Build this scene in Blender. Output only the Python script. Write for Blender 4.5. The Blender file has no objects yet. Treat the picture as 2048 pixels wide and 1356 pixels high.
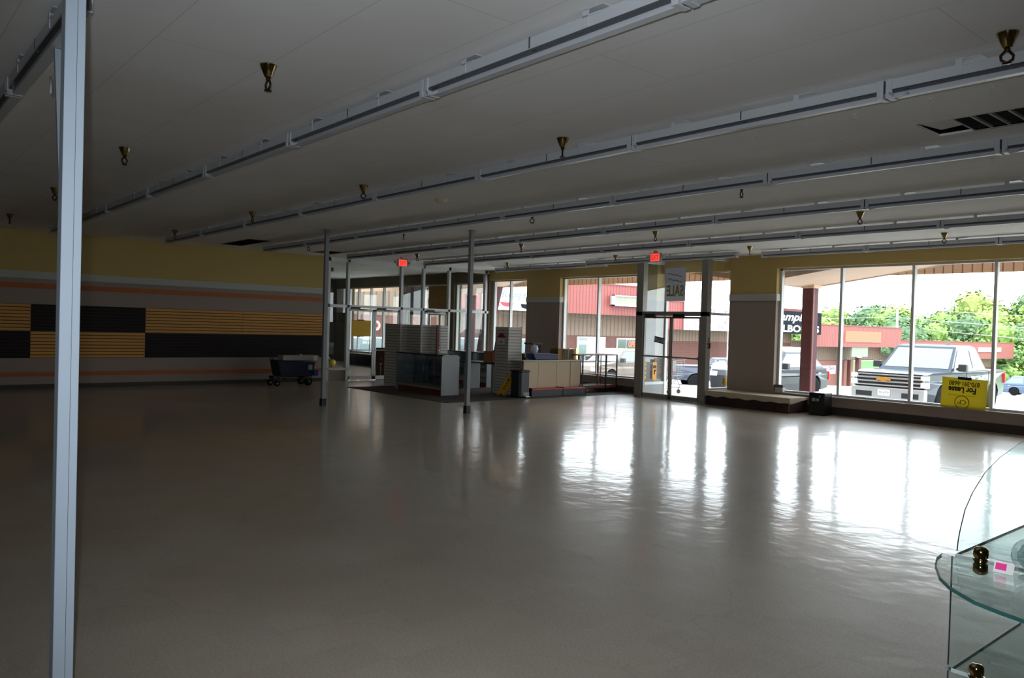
import bpy, bmesh, math, random
from mathutils import Vector, Matrix
random.seed(7)
SC = bpy.context.scene
COL = SC.collection
PI = math.pi

# ------------------------------------------------------------------ camera
EYE = 1.70
cam_d = bpy.data.cameras.new('camera'); cam = bpy.data.objects.new('camera', cam_d); COL.objects.link(cam)
rx = Vector((0.64798921, 0.76110551, 0.02878176)); dn = Vector((0.03048659, 0.01183986, -0.99946505)); fw = Vector((-0.76103912, 0.64852003, -0.01553141))
cam.matrix_world = Matrix(((rx.x, -dn.x, -fw.x, 0), (rx.y, -dn.y, -fw.y, 0), (rx.z, -dn.z, -fw.z, EYE), (0, 0, 0, 1)))
cam_d.sensor_fit = 'HORIZONTAL'; cam_d.sensor_width = 23.6; cam_d.lens = 1563.28 / 2048 * 23.6
cam_d.clip_start = 0.05; cam_d.clip_end = 600
SC.camera = cam

# ------------------------------------------------------------------ world, light, exposure
world = bpy.data.worlds.new('overcast_sky'); SC.world = world; world.use_nodes = True
wn = world.node_tree.nodes; wl = world.node_tree.links
bg = wn['Background']; bg.inputs['Strength'].default_value = 5.0
tc = wn.new('ShaderNodeTexCoord'); sx = wn.new('ShaderNodeSeparateXYZ'); ramp = wn.new('ShaderNodeValToRGB')
wl.new(tc.outputs['Generated'], sx.inputs[0]); wl.new(sx.outputs['Z'], ramp.inputs[0]); wl.new(ramp.outputs[0], bg.inputs['Color'])
ramp.color_ramp.elements[0].position = 0.0; ramp.color_ramp.elements[0].color = (.95, .97, 1, 1)
ramp.color_ramp.elements[1].position = 0.7; ramp.color_ramp.elements[1].color = (.80, .89, 1, 1)
sun_d = bpy.data.lights.new('hazy_sun', 'SUN'); sun_d.energy = 6.0; sun_d.angle = math.radians(25); sun_d.color = (1, .96, .9)
sun = bpy.data.objects.new('hazy_sun', sun_d); COL.objects.link(sun); sun.rotation_euler = (math.radians(28), math.radians(22), 0)
SC.view_settings.view_transform = 'Standard'; SC.view_settings.look = 'None'; SC.view_settings.gamma = 1.0
SC.view_settings.exposure = 0.6; SC.view_settings.use_curve_mapping = False
cy = SC.cycles
cy.max_bounces = 10; cy.diffuse_bounces = 8; cy.glossy_bounces = 4; cy.transmission_bounces = 6; cy.transparent_max_bounces = 16
cy.caustics_reflective = False; cy.caustics_refractive = False; cy.sample_clamp_indirect = 6.0; cy.blur_glossy = 0.5
cy.use_denoising = True; cy.use_adaptive_sampling = True; cy.adaptive_threshold = 0.02

# the camera's own flash: it lights the near column and ceiling in the photograph
fl_d = bpy.data.lights.new('camera_flash', 'SPOT'); fl_d.energy = 300; fl_d.shadow_soft_size = .02; fl_d.spot_size = math.radians(95); fl_d.spot_blend = .8; fl_d.color = (.86, .93, 1)
fl = bpy.data.objects.new('camera_flash', fl_d); COL.objects.link(fl); fl.matrix_world = Matrix.Translation(-rx * .05 - dn * .10) @ cam.matrix_world

# ------------------------------------------------------------------ materials
MATS = {}
def mat(name, col, rough=.6, metal=0.0, var=0.0, scale=6.0, bump=0.0, bscale=40.0, spec=.5, emit=0.0, coat=0.0):
    if name in MATS: return MATS[name]
    m = bpy.data.materials.new(name); m.use_nodes = True; MATS[name] = m
    nt = m.node_tree; b = nt.nodes['Principled BSDF']
    b.inputs['Base Color'].default_value = (*col, 1); b.inputs['Roughness'].default_value = rough
    b.inputs['Metallic'].default_value = metal; b.inputs['Specular IOR Level'].default_value = spec
    if coat: b.inputs['Coat Weight'].default_value = coat; b.inputs['Coat Roughness'].default_value = .05
    if emit: b.inputs['Emission Color'].default_value = (*col, 1); b.inputs['Emission Strength'].default_value = emit
    t = nt.nodes.new('ShaderNodeTexCoord')
    n = nt.nodes.new('ShaderNodeTexNoise'); n.inputs['Scale'].default_value = scale; n.inputs['Detail'].default_value = 4
    nt.links.new(t.outputs['Object'], n.inputs['Vector'])
    mx = nt.nodes.new('ShaderNodeMixRGB'); v = max(var, .02)
    mx.inputs[1].default_value = (*[c * (1 - v) for c in col], 1); mx.inputs[2].default_value = (*[min(1, c * (1 + v)) for c in col], 1)
    nt.links.new(n.outputs['Fac'], mx.inputs[0]); nt.links.new(mx.outputs[0], b.inputs['Base Color'])
    if bump:
        n2 = nt.nodes.new('ShaderNodeTexNoise'); n2.inputs['Scale'].default_value = bscale; nt.links.new(t.outputs['Object'], n2.inputs['Vector'])
        bp = nt.nodes.new('ShaderNodeBump'); bp.inputs['Strength'].default_value = bump; bp.inputs['Distance'].default_value = .01
        nt.links.new(n2.outputs['Fac'], bp.inputs['Height']); nt.links.new(bp.outputs[0], b.inputs['Normal'])
    return m

def srgb(r, g, b):
    f = lambda c: ((c / 255 + .055) / 1.055) ** 2.4 if c > 10 else c / 255 / 12.92
    return (f(r), f(g), f(b))

def stripes(name, col, col2, axis, period, width=.12, rough=.6, bump=.5, soft=.02):
    """sheet with grooves every `period` metres along an axis (0,1,2)"""
    m = mat(name, col, rough, var=.04, scale=1.5); nt = m.node_tree; b = nt.nodes['Principled BSDF']
    src = b.inputs['Base Color'].links[0].from_socket
    t = nt.nodes.new('ShaderNodeNewGeometry'); s = nt.nodes.new('ShaderNodeSeparateXYZ'); nt.links.new(t.outputs['Position'], s.inputs[0])
    d = nt.nodes.new('ShaderNodeMath'); d.operation = 'DIVIDE'; d.inputs[1].default_value = period; nt.links.new(s.outputs[axis], d.inputs[0])
    f = nt.nodes.new('ShaderNodeMath'); f.operation = 'FRACT'; nt.links.new(d.outputs[0], f.inputs[0])
    r = nt.nodes.new('ShaderNodeValToRGB'); r.color_ramp.elements[0].position = width; r.color_ramp.elements[0].color = (1, 1, 1, 1)
    r.color_ramp.elements[1].position = min(.99, width + soft); r.color_ramp.elements[1].color = (0, 0, 0, 1); nt.links.new(f.outputs[0], r.inputs[0])
    mx = nt.nodes.new('ShaderNodeMixRGB'); nt.links.new(r.outputs[0], mx.inputs[0]); nt.links.new(src, mx.inputs[1]); mx.inputs[2].default_value = (*col2, 1)
    nt.links.new(mx.outputs[0], b.inputs['Base Color'])
    bp = nt.nodes.new('ShaderNodeBump'); bp.invert = True; bp.inputs['Strength'].default_value = bump; bp.inputs['Distance'].default_value = .02
    nt.links.new(r.outputs[0], bp.inputs['Height']); nt.links.new(bp.outputs[0], b.inputs['Normal'])
    return m

def bricks(name, c1, c2, mortar, scale=1.0, rough=.85, plane='yz'):
    m = mat(name, c1, rough); nt = m.node_tree; b = nt.nodes['Principled BSDF']
    t = nt.nodes.new('ShaderNodeNewGeometry'); s = nt.nodes.new('ShaderNodeSeparateXYZ'); nt.links.new(t.outputs['Position'], s.inputs[0])
    cmb = nt.nodes.new('ShaderNodeCombineXYZ'); nt.links.new(s.outputs[1 if plane == 'yz' else 0], cmb.inputs[0]); nt.links.new(s.outputs[2], cmb.inputs[1])
    br = nt.nodes.new('ShaderNodeTexBrick'); br.inputs['Scale'].default_value = scale; br.inputs['Brick Width'].default_value = .2; br.inputs['Row Height'].default_value = .075
    br.inputs['Mortar Size'].default_value = .008; br.inputs['Color1'].default_value = (*c1, 1); br.inputs['Color2'].default_value = (*c2, 1); br.inputs['Mortar'].default_value = (*mortar, 1)
    nt.links.new(cmb.outputs[0], br.inputs['Vector']); nt.links.new(br.outputs['Color'], b.inputs['Base Color'])
    return m

def glass(name, tint=(.93, .97, .96), gloss=.9, blend=.5, rough=.0, haze=0.0):
    """window pane: clear with a Fresnel reflection, a little dust"""
    m = bpy.data.materials.new(name); m.use_nodes = True; nt = m.node_tree; nt.nodes.clear(); MATS[name] = m
    o = nt.nodes.new('ShaderNodeOutputMaterial'); tr = nt.nodes.new('ShaderNodeBsdfTransparent'); tr.inputs[0].default_value = (*tint, 1)
    gl = nt.nodes.new('ShaderNodeBsdfGlossy'); gl.inputs['Roughness'].default_value = rough; gl.inputs['Color'].default_value = (gloss, gloss, gloss, 1)
    fr = nt.nodes.new('ShaderNodeFresnel'); mx = nt.nodes.new('ShaderNodeMixShader'); ge = nt.nodes.new('ShaderNodeNewGeometry')
    io = nt.nodes.new('ShaderNodeMix'); io.data_type = 'FLOAT'; io.inputs['A'].default_value = 1.45; io.inputs['B'].default_value = 1 / 1.45
    nt.links.new(ge.outputs['Backfacing'], io.inputs['Factor']); nt.links.new(io.outputs['Result'], fr.inputs['IOR'])
    nt.links.new(fr.outputs[0], mx.inputs[0]); nt.links.new(tr.outputs[0], mx.inputs[1]); nt.links.new(gl.outputs[0], mx.inputs[2])
    last = mx
    if haze:
        df = nt.nodes.new('ShaderNodeBsdfDiffuse'); df.inputs[0].default_value = (.9, .9, .9, 1); m2 = nt.nodes.new('ShaderNodeMixShader'); m2.inputs[0].default_value = haze
        nt.links.new(mx.outputs[0], m2.inputs[1]); nt.links.new(df.outputs[0], m2.inputs[2]); last = m2
    nt.links.new(last.outputs[0], o.inputs[0])
    return m

def floor_material():
    m = mat('floor_tiles', (.50, .45, .38), .16); nt = m.node_tree; b = nt.nodes['Principled BSDF']; L = nt.links
    g = nt.nodes.new('ShaderNodeNewGeometry')
    br = nt.nodes.new('ShaderNodeTexBrick'); br.offset = 0; br.inputs['Scale'].default_value = 1; br.inputs['Brick Width'].default_value = .305; br.inputs['Row Height'].default_value = .305
    br.inputs['Mortar Size'].default_value = .0015; br.inputs['Color1'].default_value = (.49, .435, .365, 1); br.inputs['Color2'].default_value = (.455, .405, .34, 1); br.inputs['Mortar'].default_value = (.50, .45, .38, 1)
    L.new(g.outputs['Position'], br.inputs['Vector'])
    n = nt.nodes.new('ShaderNodeTexNoise'); n.inputs['Scale'].default_value = 70; n.inputs['Detail'].default_value = 5; n.inputs['Roughness'].default_value = .8; L.new(g.outputs['Position'], n.inputs['Vector'])
    r = nt.nodes.new('ShaderNodeValToRGB'); r.color_ramp.elements[0].position = .36; r.color_ramp.elements[0].color = (.76, .74, .71, 1); r.color_ramp.elements[1].position = .56; r.color_ramp.elements[1].color = (1, 1, 1, 1); L.new(n.outputs['Fac'], r.inputs[0])
    mx = nt.nodes.new('ShaderNodeMixRGB'); mx.blend_type = 'MULTIPLY'; mx.inputs[0].default_value = 1; L.new(br.outputs['Color'], mx.inputs[1]); L.new(r.outputs[0], mx.inputs[2])
    n3 = nt.nodes.new('ShaderNodeTexNoise'); n3.inputs['Scale'].default_value = .8; n3.inputs['Detail'].default_value = 6; L.new(g.outputs['Position'], n3.inputs['Vector'])
    r3 = nt.nodes.new('ShaderNodeValToRGB'); r3.color_ramp.elements[0].position = .3; r3.color_ramp.elements[0].color = (.85, .82, .78, 1); r3.color_ramp.elements[1].position = .7; r3.color_ramp.elements[1].color = (1, 1, 1, 1); L.new(n3.outputs['Fac'], r3.inputs[0])
    m2 = nt.nodes.new('ShaderNodeMixRGB'); m2.blend_type = 'MULTIPLY'; m2.inputs[0].default_value = 1; L.new(mx.outputs[0], m2.inputs[1]); L.new(r3.outputs[0], m2.inputs[2])
    # scratches and scuffs
    v = nt.nodes.new('ShaderNodeTexVoronoi'); v.feature = 'DISTANCE_TO_EDGE'; v.inputs['Scale'].default_value = .55; 
    nd = nt.nodes.new('ShaderNodeTexNoise'); nd.inputs['Scale'].default_value = 1.3; L.new(g.outputs['Position'], nd.inputs['Vector'])
    ad = nt.nodes.new('ShaderNodeMixRGB'); ad.blend_type = 'ADD'; ad.inputs[0].default_value = .8; L.new(g.outputs['Position'], ad.inputs[1]); L.new(nd.outputs['Color'], ad.inputs[2]); L.new(ad.outputs[0], v.inputs['Vector'])
    rv = nt.nodes.new('ShaderNodeValToRGB'); rv.color_ramp.elements[0].position = 0; rv.color_ramp.elements[0].color = (.86, .85, .84, 1); rv.color_ramp.elements[1].position = .006; rv.color_ramp.elements[1].color = (1, 1, 1, 1); L.new(v.outputs['Distance'], rv.inputs[0])
    m3 = nt.nodes.new('ShaderNodeMixRGB'); m3.blend_type = 'MULTIPLY'; m3.inputs[0].default_value = .6; L.new(m2.outputs[0], m3.inputs[1]); L.new(rv.outputs[0], m3.inputs[2])
    L.new(m3.outputs[0], b.inputs['Base Color'])
    rr = nt.nodes.new('ShaderNodeMapRange'); rr.inputs[1].default_value = .3; rr.inputs[2].default_value = .7; rr.inputs[3].default_value = .30; rr.inputs[4].default_value = .44; L.new(n3.outputs['Fac'], rr.inputs[0]); L.new(rr.outputs[0], b.inputs['Roughness'])
    # gentle unevenness of the waxed tiles
    w = nt.nodes.new('ShaderNodeTexNoise'); w.inputs['Scale'].default_value = 3.2; w.inputs['Detail'].default_value = 2; L.new(g.outputs['Position'], w.inputs['Vector'])
    w2 = nt.nodes.new('ShaderNodeTexNoise'); w2.inputs['Scale'].default_value = 12; w2.inputs['Detail'].default_value = 3; L.new(g.outputs['Position'], w2.inputs['Vector'])
    mm = nt.nodes.new('ShaderNodeMath'); mm.operation = 'MULTIPLY_ADD'; mm.inputs[1].default_value = .30; L.new(w2.outputs['Fac'], mm.inputs[0]); L.new(w.outputs['Fac'], mm.inputs[2])
    m5 = nt.nodes.new('ShaderNodeMath'); m5.operation = 'MULTIPLY_ADD'; m5.inputs[1].default_value = -.04; L.new(br.outputs['Fac'], m5.inputs[0]); L.new(mm.outputs[0], m5.inputs[2])
    bp = nt.nodes.new('ShaderNodeBump'); bp.inputs['Strength'].default_value = .36; bp.inputs['Distance'].default_value = .012; L.new(m5.outputs[0], bp.inputs['Height']); L.new(bp.outputs[0], b.inputs['Normal'])
    b.inputs['Specular IOR Level'].default_value = .22; b.inputs['Coat Weight'].default_value = .55; b.inputs['Coat Roughness'].default_value = .11; b.inputs['Coat IOR'].default_value = 1.45
    L.new(bp.outputs[0], b.inputs['Coat Normal'])
    return m

def ceiling_material():
    m = mat('ceiling_board', (.80, .78, .75), .9); nt = m.node_tree; b = nt.nodes['Principled BSDF']; L = nt.links
    g = nt.nodes.new('ShaderNodeNewGeometry')
    br = nt.nodes.new('ShaderNodeTexBrick'); br.offset = .5; br.inputs['Scale'].default_value = 1; br.inputs['Brick Width'].default_value = 3.66; br.inputs['Row Height'].default_value = .765
    br.inputs['Mortar Size'].default_value = .004; br.inputs['Mortar Smooth'].default_value = .3; br.inputs['Color1'].default_value = (.88, .87, .86, 1); br.inputs['Color2'].default_value = (.86, .85, .84, 1); br.inputs['Mortar'].default_value = (.68, .67, .65, 1)
    L.new(g.outputs['Position'], br.inputs['Vector'])
    n = nt.nodes.new('ShaderNodeTexNoise'); n.inputs['Scale'].default_value = .7; n.inputs['Detail'].default_value = 7; L.new(g.outputs['Position'], n.inputs['Vector'])
    r = nt.nodes.new('ShaderNodeValToRGB'); r.color_ramp.elements[0].position = .25; r.color_ramp.elements[0].color = (.9, .89, .87, 1); r.color_ramp.elements[1].position = .6; r.color_ramp.elements[1].color = (1, 1, 1, 1); L.new(n.outputs['Fac'], r.inputs[0])
    mx = nt.nodes.new('ShaderNodeMixRGB'); mx.blend_type = 'MULTIPLY'; mx.inputs[0].default_value = 1; L.new(br.outputs['Color'], mx.inputs[1]); L.new(r.outputs[0], mx.inputs[2]); L.new(mx.outputs[0], b.inputs['Base Color'])
    return m

M_FLOOR = floor_material(); M_CEIL = ceiling_material()
M_YEL = mat('yellow_paint', srgb(186, 160, 98), .75, var=.03, scale=1)
M_TAUPE = mat('taupe_paint', srgb(150, 134, 124), .8, var=.03, scale=1)
M_RAILW = mat('grey_white_trim', srgb(176, 176, 170), .6)
M_ORWOOD = mat('orange_wood', srgb(164, 88, 38), .6, var=.25, scale=9)
M_BASE = mat('dark_vinyl_base', srgb(58, 48, 42), .6)
M_SLATY = stripes('yellow_slatwall', srgb(214, 156, 72), srgb(70, 44, 18), 2, .0762, .14)
M_SLATB = stripes('black_slatwall', srgb(44, 42, 46), srgb(14, 13, 14), 2, .0762, .14, rough=.5)
M_SLATW = stripes('white_slatwall', srgb(214, 212, 206), srgb(96, 92, 88), 2, .0762, .12)
M_ALU = mat('aluminium', srgb(214, 216, 216), .45, .1)
M_ALUD = mat('dark_aluminium', srgb(146, 143, 136), .5, .3)
M_GLASS = glass('window_glass', (.94, .97, .97), .9)
M_PGLASS = glass('partition_glass', (.86, .89, .88), .9)
M_SHELFG = glass('shelf_glass', (.90, .95, .94), .95)
M_GEDGE = mat('green_glass_edge', srgb(44, 92, 88), .15, spec=.8)
M_FIX = mat('white_enamel', srgb(196, 200, 206), .35, var=.03)
M_FIXD = mat('fixture_groove', srgb(96, 100, 106), .22, .6)
M_BRASS = mat('brass', srgb(168, 146, 98), .10, 1.0)
M_BRONZE = mat('dark_bronze', srgb(60, 42, 26), .4, .8)
M_BLACK = mat('black_metal', srgb(24, 24, 26), .45)
M_BLK = mat('black_plastic', srgb(34, 36, 40), .4)
M_GREYL = mat('grey_laminate', srgb(150, 152, 154), .45)
M_COL = mat('blue_grey_paint', srgb(176, 190, 204), .4)
M_COLB = mat('column_boot', srgb(22, 22, 22), .6)
M_CARPET = mat('brown_carpet', srgb(74, 66, 60), .95, var=.2, scale=60, bump=.4)
M_BEIGE = mat('beige_enamel', srgb(206, 186, 154), .5)
M_WHITE = mat('white_paint', srgb(225, 225, 222), .5)
M_CARD = mat('cardboard', srgb(176, 120, 82), .85)
M_REDW = mat('red_brown_wood', srgb(120, 58, 40), .5, var=.2, scale=12)
M_YSIGN = mat('yellow_sign', srgb(232, 198, 28), .5)
M_INK = mat('black_ink', srgb(28, 26, 16), .6)

# ------------------------------------------------------------------ mesh helpers
class MB:
    def __init__(s): s.v = []; s.f = []; s.sm = []
    def add(s, vs, fs, smooth=False):
        o = len(s.v); s.v += [Vector(p) for p in vs]; s.f += [[i + o for i in f] for f in fs]; s.sm += [smooth] * len(fs); return s
    def box(s, a, b):
        x0, y0, z0 = [min(a[i], b[i]) for i in range(3)]; x1, y1, z1 = [max(a[i], b[i]) for i in range(3)]
        return s.add([(x0, y0, z0), (x1, y0, z0), (x1, y1, z0), (x0, y1, z0), (x0, y0, z1), (x1, y0, z1), (x1, y1, z1), (x0, y1, z1)],
                     [(0, 3, 2, 1), (4, 5, 6, 7), (0, 1, 5, 4), (1, 2, 6, 5), (2, 3, 7, 6), (3, 0, 4, 7)])
    def prism(s, pts, axis, a, b, smooth=False):
        """pts: 2-D outline in the two other axes (in order), extruded along axis from a to b"""
        def P(p, t):
            q = list(p); q.insert(axis, t); return tuple(q)
        n = len(pts); vs = [P(p, a) for p in pts] + [P(p, b) for p in pts]
        fs = [list(range(n))[::-1], list(range(n, 2 * n))]
        s.add(vs, fs); o = len(s.v) - 2 * n
        s.f += [[o + i, o + (i + 1) % n, o + n + (i + 1) % n, o + n + i] for i in range(n)]; s.sm += [smooth] * n
        return s
    def tube(s, pts, r, seg=8, close=False, r2=None):
        pts = [Vector(p) for p in pts]; n = len(pts); rings = []
        up = None
        for i, p in enumerate(pts):
            if close: t = (pts[(i + 1) % n] - pts[i - 1])
            else: t = pts[min(i + 1, n - 1)] - pts[max(i - 1, 0)]
            t.normalize()
            if up is None: up = Vector((0, 0, 1)) if abs(t.z) < .9 else Vector((1, 0, 0))
            a = t.cross(up)
            if a.length < 1e-4: a = t.orthogonal()
            a.normalize(); b = a.cross(t); up = b
            rr = r if r2 is None else r + (r2 - r) * i / max(1, n - 1)
            rings.append([p + a * math.cos(2 * PI * k / seg) * rr + b * math.sin(2 * PI * k / seg) * rr for k in range(seg)])
        vs = [q for R in rings for q in R]; fs = []
        m = n if close else n - 1
        for i in range(m):
            j = (i + 1) % n
            fs += [[i * seg + k, i * seg + (k + 1) % seg, j * seg + (k + 1) % seg, j * seg + k] for k in range(seg)]
        s.add(vs, fs, True)
        if not close:
            o = len(s.v) - len(vs); s.f += [[o + k for k in range(seg)][::-1], [o + (n - 1) * seg + k for k in range(seg)]]; s.sm += [False, False]
        return s
    def lathe(s, prof, c=(0, 0, 0), seg=24, axis=2, smooth=True):
        vs = []; n = len(prof)
        for r, h in prof:
            for k in range(seg):
                p = [r * math.cos(2 * PI * k / seg), r * math.sin(2 * PI * k / seg)]; p.insert(axis, h); vs.append((p[0] + c[0], p[1] + c[1], p[2] + c[2]))
        fs = [[i * seg + k, i * seg + (k + 1) % seg, (i + 1) * seg + (k + 1) % seg, (i + 1) * seg + k] for i in range(n - 1) for k in range(seg)]
        s.add(vs, fs, smooth); o = len(s.v) - len(vs)
        if prof[0][0] > 1e-5: s.f.append([o + k for k in range(seg)][::-1]); s.sm.append(False)
        if prof[-1][0] > 1e-5: s.f.append([o + (n - 1) * seg + k for k in range(seg)]); s.sm.append(False)
        return s
    def quad(s, a, b, c, d): return s.add([a, b, c, d], [(0, 1, 2, 3)])
    def xf(s, M):
        s.v = [M @ p for p in s.v]; return s
    def build(s, name, m, parent=None, world=False, bevel=0, seg=2):
        me = bpy.data.meshes.new(name)
        off = Vector((0, 0, 0))
        if parent is not None and world:
            q = parent
            while q is not None: off = off + q.location; q = q.parent
        me.from_pydata([tuple(p - off) for p in s.v], [], s.f); me.validate()
        bm = bmesh.new(); bm.from_mesh(me); bmesh.ops.recalc_face_normals(bm, faces=bm.faces); bm.to_mesh(me); bm.free()
        if len(me.polygons) == len(s.sm):
            me.polygons.foreach_set('use_smooth', s.sm)
        me.materials.append(m)
        o = bpy.data.objects.new(name, me); COL.objects.link(o)
        if parent is not None: o.parent = parent
        if bevel:
            bv = o.modifiers.new('bevel', 'BEVEL'); bv.width = bevel; bv.segments = seg; bv.limit_method = 'ANGLE'; bv.angle_limit = math.radians(40)
        return o

def box(a, b): return MB().box(a, b)
def tag(o, label=None, cat=None, group=None, kind=None):
    if label: o['label'] = label
    if cat: o['category'] = cat
    if group: o['group'] = group
    if kind: o['kind'] = kind
    return o
def thing(name, label, cat, loc=(0, 0, 0), rz=0, group=None):
    o = bpy.data.objects.new(name, None); COL.objects.link(o); o.empty_display_size = .1
    o.location = loc; o.rotation_euler = (0, 0, rz); return tag(o, label, cat, group)
def struct(name, mb, m, parent=None, bevel=0):
    o = mb.build(name, m, parent, bevel=bevel); o['kind'] = 'structure'; return o
def sroot(name, loc=(0, 0, 0)):
    o = bpy.data.objects.new(name, None); COL.objects.link(o); o['kind'] = 'structure'; o.location = loc; return o
def kids(o): return [c for c in bpy.data.objects if c.parent == o]
def dup(root, loc, rz=None, label=None, group=None):
    r = root.copy(); COL.objects.link(r); r.location = loc
    if rz is not None: r.rotation_euler = (0, 0, rz)
    if label: r['label'] = label
    if group: r['group'] = group
    for ch in kids(root):
        c = ch.copy(); COL.objects.link(c); c.parent = r
        for g in kids(ch):
            d = g.copy(); COL.objects.link(d); d.parent = c
    return r

def text(name, body, w, h, org, xd, yd, m, parent=None, shear=0.0, ext=.002, world=True, bold=0.0):
    """lettering fitted into w x h, its lower left corner at org, running along xd with yd up"""
    cu = bpy.data.curves.new(name, 'FONT'); cu.body = body; cu.size = 1; cu.extrude = 0.0; cu.shear = shear; cu.offset = bold; cu.resolution_u = 3
    tmp = bpy.data.objects.new(name, cu); COL.objects.link(tmp)
    me = bpy.data.meshes.new_from_object(tmp.evaluated_get(bpy.context.evaluated_depsgraph_get()))
    bpy.data.objects.remove(tmp); bpy.data.curves.remove(cu)
    xs = [v.co.x for v in me.vertices]; ys = [v.co.y for v in me.vertices]
    sx_, sy_ = w / (max(xs) - min(xs)), h / (max(ys) - min(ys)); x0, y0 = min(xs), min(ys)
    X = Vector(xd).normalized(); Y = Vector(yd).normalized(); N = X.cross(Y)
    off = Vector((0, 0, 0)); q = parent
    while q is not None and world: off = off + q.location; q = q.parent
    base = [Vector(org) + X * ((v.co.x - x0) * sx_) + Y * ((v.co.y - y0) * sy_) - off for v in me.vertices]
    fs = [list(p.vertices) for p in me.polygons]; n = len(base)
    # give the letters a little thickness
    from collections import Counter
    ec = Counter()
    for f in fs:
        for i in range(len(f)): ec[(f[i], f[(i + 1) % len(f)])] += 1
    bd = [(a, b) for (a, b) in ec if (b, a) not in ec]
    me2 = bpy.data.meshes.new(name)
    me2.from_pydata([tuple(p) for p in base] + [tuple(p + N * ext) for p in base], [], [f[::-1] for f in fs] + [[i + n for i in f] for f in fs] + [[a, b, b + n, a + n] for a, b in bd])
    me2.materials.append(m); bpy.data.meshes.remove(me)
    o = bpy.data.objects.new(name, me2); COL.objects.link(o)
    if parent is not None: o.parent = parent
    return o
NTH = ['', 'first', 'second', 'third', 'fourth', 'fifth', 'sixth', 'seventh', 'eighth', 'ninth', 'tenth', 'eleventh', 'twelfth', 'thirteenth', 'fourteenth', 'fifteenth', 'sixteenth', 'seventeenth', 'eighteenth', 'nineteenth', 'twentieth']

# ================================================================== ROOM SHELL
XL, YF, YO, CH = -20.32, 16.25, 16.60, 3.54      # left wall, front wall inner face, outer face, ceiling
XR, YB = 6.0, -8.0
XLL, YLB = -31.0, 6.0                             # lobby
floor = struct('floor', box((XL - .1, YB, -.1), (XR, YO, 0)), M_FLOOR)
struct('floor_lobby', box((XLL, YLB, -.1), (XL - .1, YO, 0)), M_FLOOR)
ceil = MB()
# ceiling around the openings of the grilles (each opening is a real hole with a dark box above)
holes = [(-1.55, -2.94, 6.99, 7.53), (-17.56, -19.45, 7.0, 7.53), (-18.7, -19.65, 9.42, 10.1)]
def ceil_region(x0, x1, y0, y1, hs):
    hs = [h for h in hs if h[1] >= x0 and h[0] <= x1]
    ys = sorted({y0, y1, *[h[2] for h in hs], *[h[3] for h in hs]})
    for a, b in zip(ys, ys[1:]):
        cuts = sorted([(h[1], h[0]) for h in hs if h[2] <= a + 1e-6 and h[3] >= b - 1e-6]); x = x0
        for c0, c1 in cuts:
            if c0 > x: ceil.box((x, a, CH), (c0, b, CH + .02))
            x = c1
        if x < x1: ceil.box((x, a, CH), (x1, b, CH + .02))
ceil_region(XL - .1, XR, YB, YO, holes)
struct('ceiling', ceil, M_CEIL)
struct('ceiling_lobby', box((XLL, YLB, CH), (XL - .1, YO, CH + .02)), M_CEIL)
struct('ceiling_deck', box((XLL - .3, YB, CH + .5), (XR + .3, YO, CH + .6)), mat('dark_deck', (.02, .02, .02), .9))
struct('wall_back', box((XLL, YB - .2, 0), (XR, YB, CH + .5)), M_TAUPE)
struct('wall_right', box((XR, YB, 0), (XR + .2, YO, CH + .5)), M_TAUPE)
# left wall up to the glazed partition
wl_ = sroot('wall_left')
struct('wall_left_lower', box((XL - .15, YB, 0), (XL, 10.36, 2.5)), M_TAUPE, wl_)
struct('wall_left_upper', box((XL - .15, YB, 2.5), (XL, 10.36, CH + .5)), M_YEL, wl_)
struct('trim_1', box((XL, YB, 2.475), (XL + .03, 10.36, 2.635)), M_RAILW, bevel=.004)
struct('trim_2', box((XL, YB, 2.255), (XL + .022, 10.33, 2.37)), M_ORWOOD)
struct('trim_3', box((XL, YB, .28), (XL + .022, 10.33, .375)), M_ORWOOD)
struct('baseboard_left', box((XL, YB, 0), (XL + .012, 10.36, .10)), M_BASE)
# front wall: piers, headers, low wall
ZS, ZH = .36, 3.22
piers = [(-18.42, -16.92), (-13.93, -13.24), (-11.00, -9.76)]
wf = sroot('wall_front')
lo, up = MB(), MB()
for a, b in piers:
    lo.box((a, YF, 0), (b, YO, 2.5)); up.box((a, YF, 2.5), (b, YO, CH + .5))
for a, b in [(-20.32, -18.42), (-16.92, -13.93), (-9.76, -1.5)]:
    lo.box((a, YF, 0), (b, YO, ZS)); up.box((a, YF, ZH), (b, YO, CH + .5))
lo.box((-1.5, YF, 0), (XR, YO, 2.5)); up.box((-1.5, YF, 2.5), (XR, YO, CH + .5)); up.box((-13.24, YO - .15, ZH), (-11.0, YO, CH + .5))
struct('wall_front_lower', lo, M_TAUPE, wf); struct('wall_front_upper', up, M_YEL, wf)
tm = MB(); bb = MB()
for a, b in [(-18.42, -16.92), (-11.00, -9.76)]:
    tm.box((a, YF - .025, 2.475), (b, YF, 2.635))
tm.box((-9.76, YF - .025, 2.475), (-9.735, YF + .14, 2.635)); tm.box((-16.945, YF - .025, 2.475), (-16.92, YF + .14, 2.635)) if False else None
tm.box((-16.92, YF - .025, 2.475), (-16.895, YF + .14, 2.635))
struct('trim_4', tm, M_RAILW)
for a, b in [(XL, -13.24), (-11.0, XR)]: bb.box((a, YF - .014, 0), (b, YF, .17))
struct('baseboard_front', bb, M_BASE)
sl = MB()
for a, b in [(-20.32, -18.42), (-16.92, -13.93), (-9.76, -1.5)]: sl.box((a, YF - .02, ZS), (b, YF + .17, ZS + .025))
struct('trim_5', sl, mat('sill_grey', srgb(150, 140, 130), .5))

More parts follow.
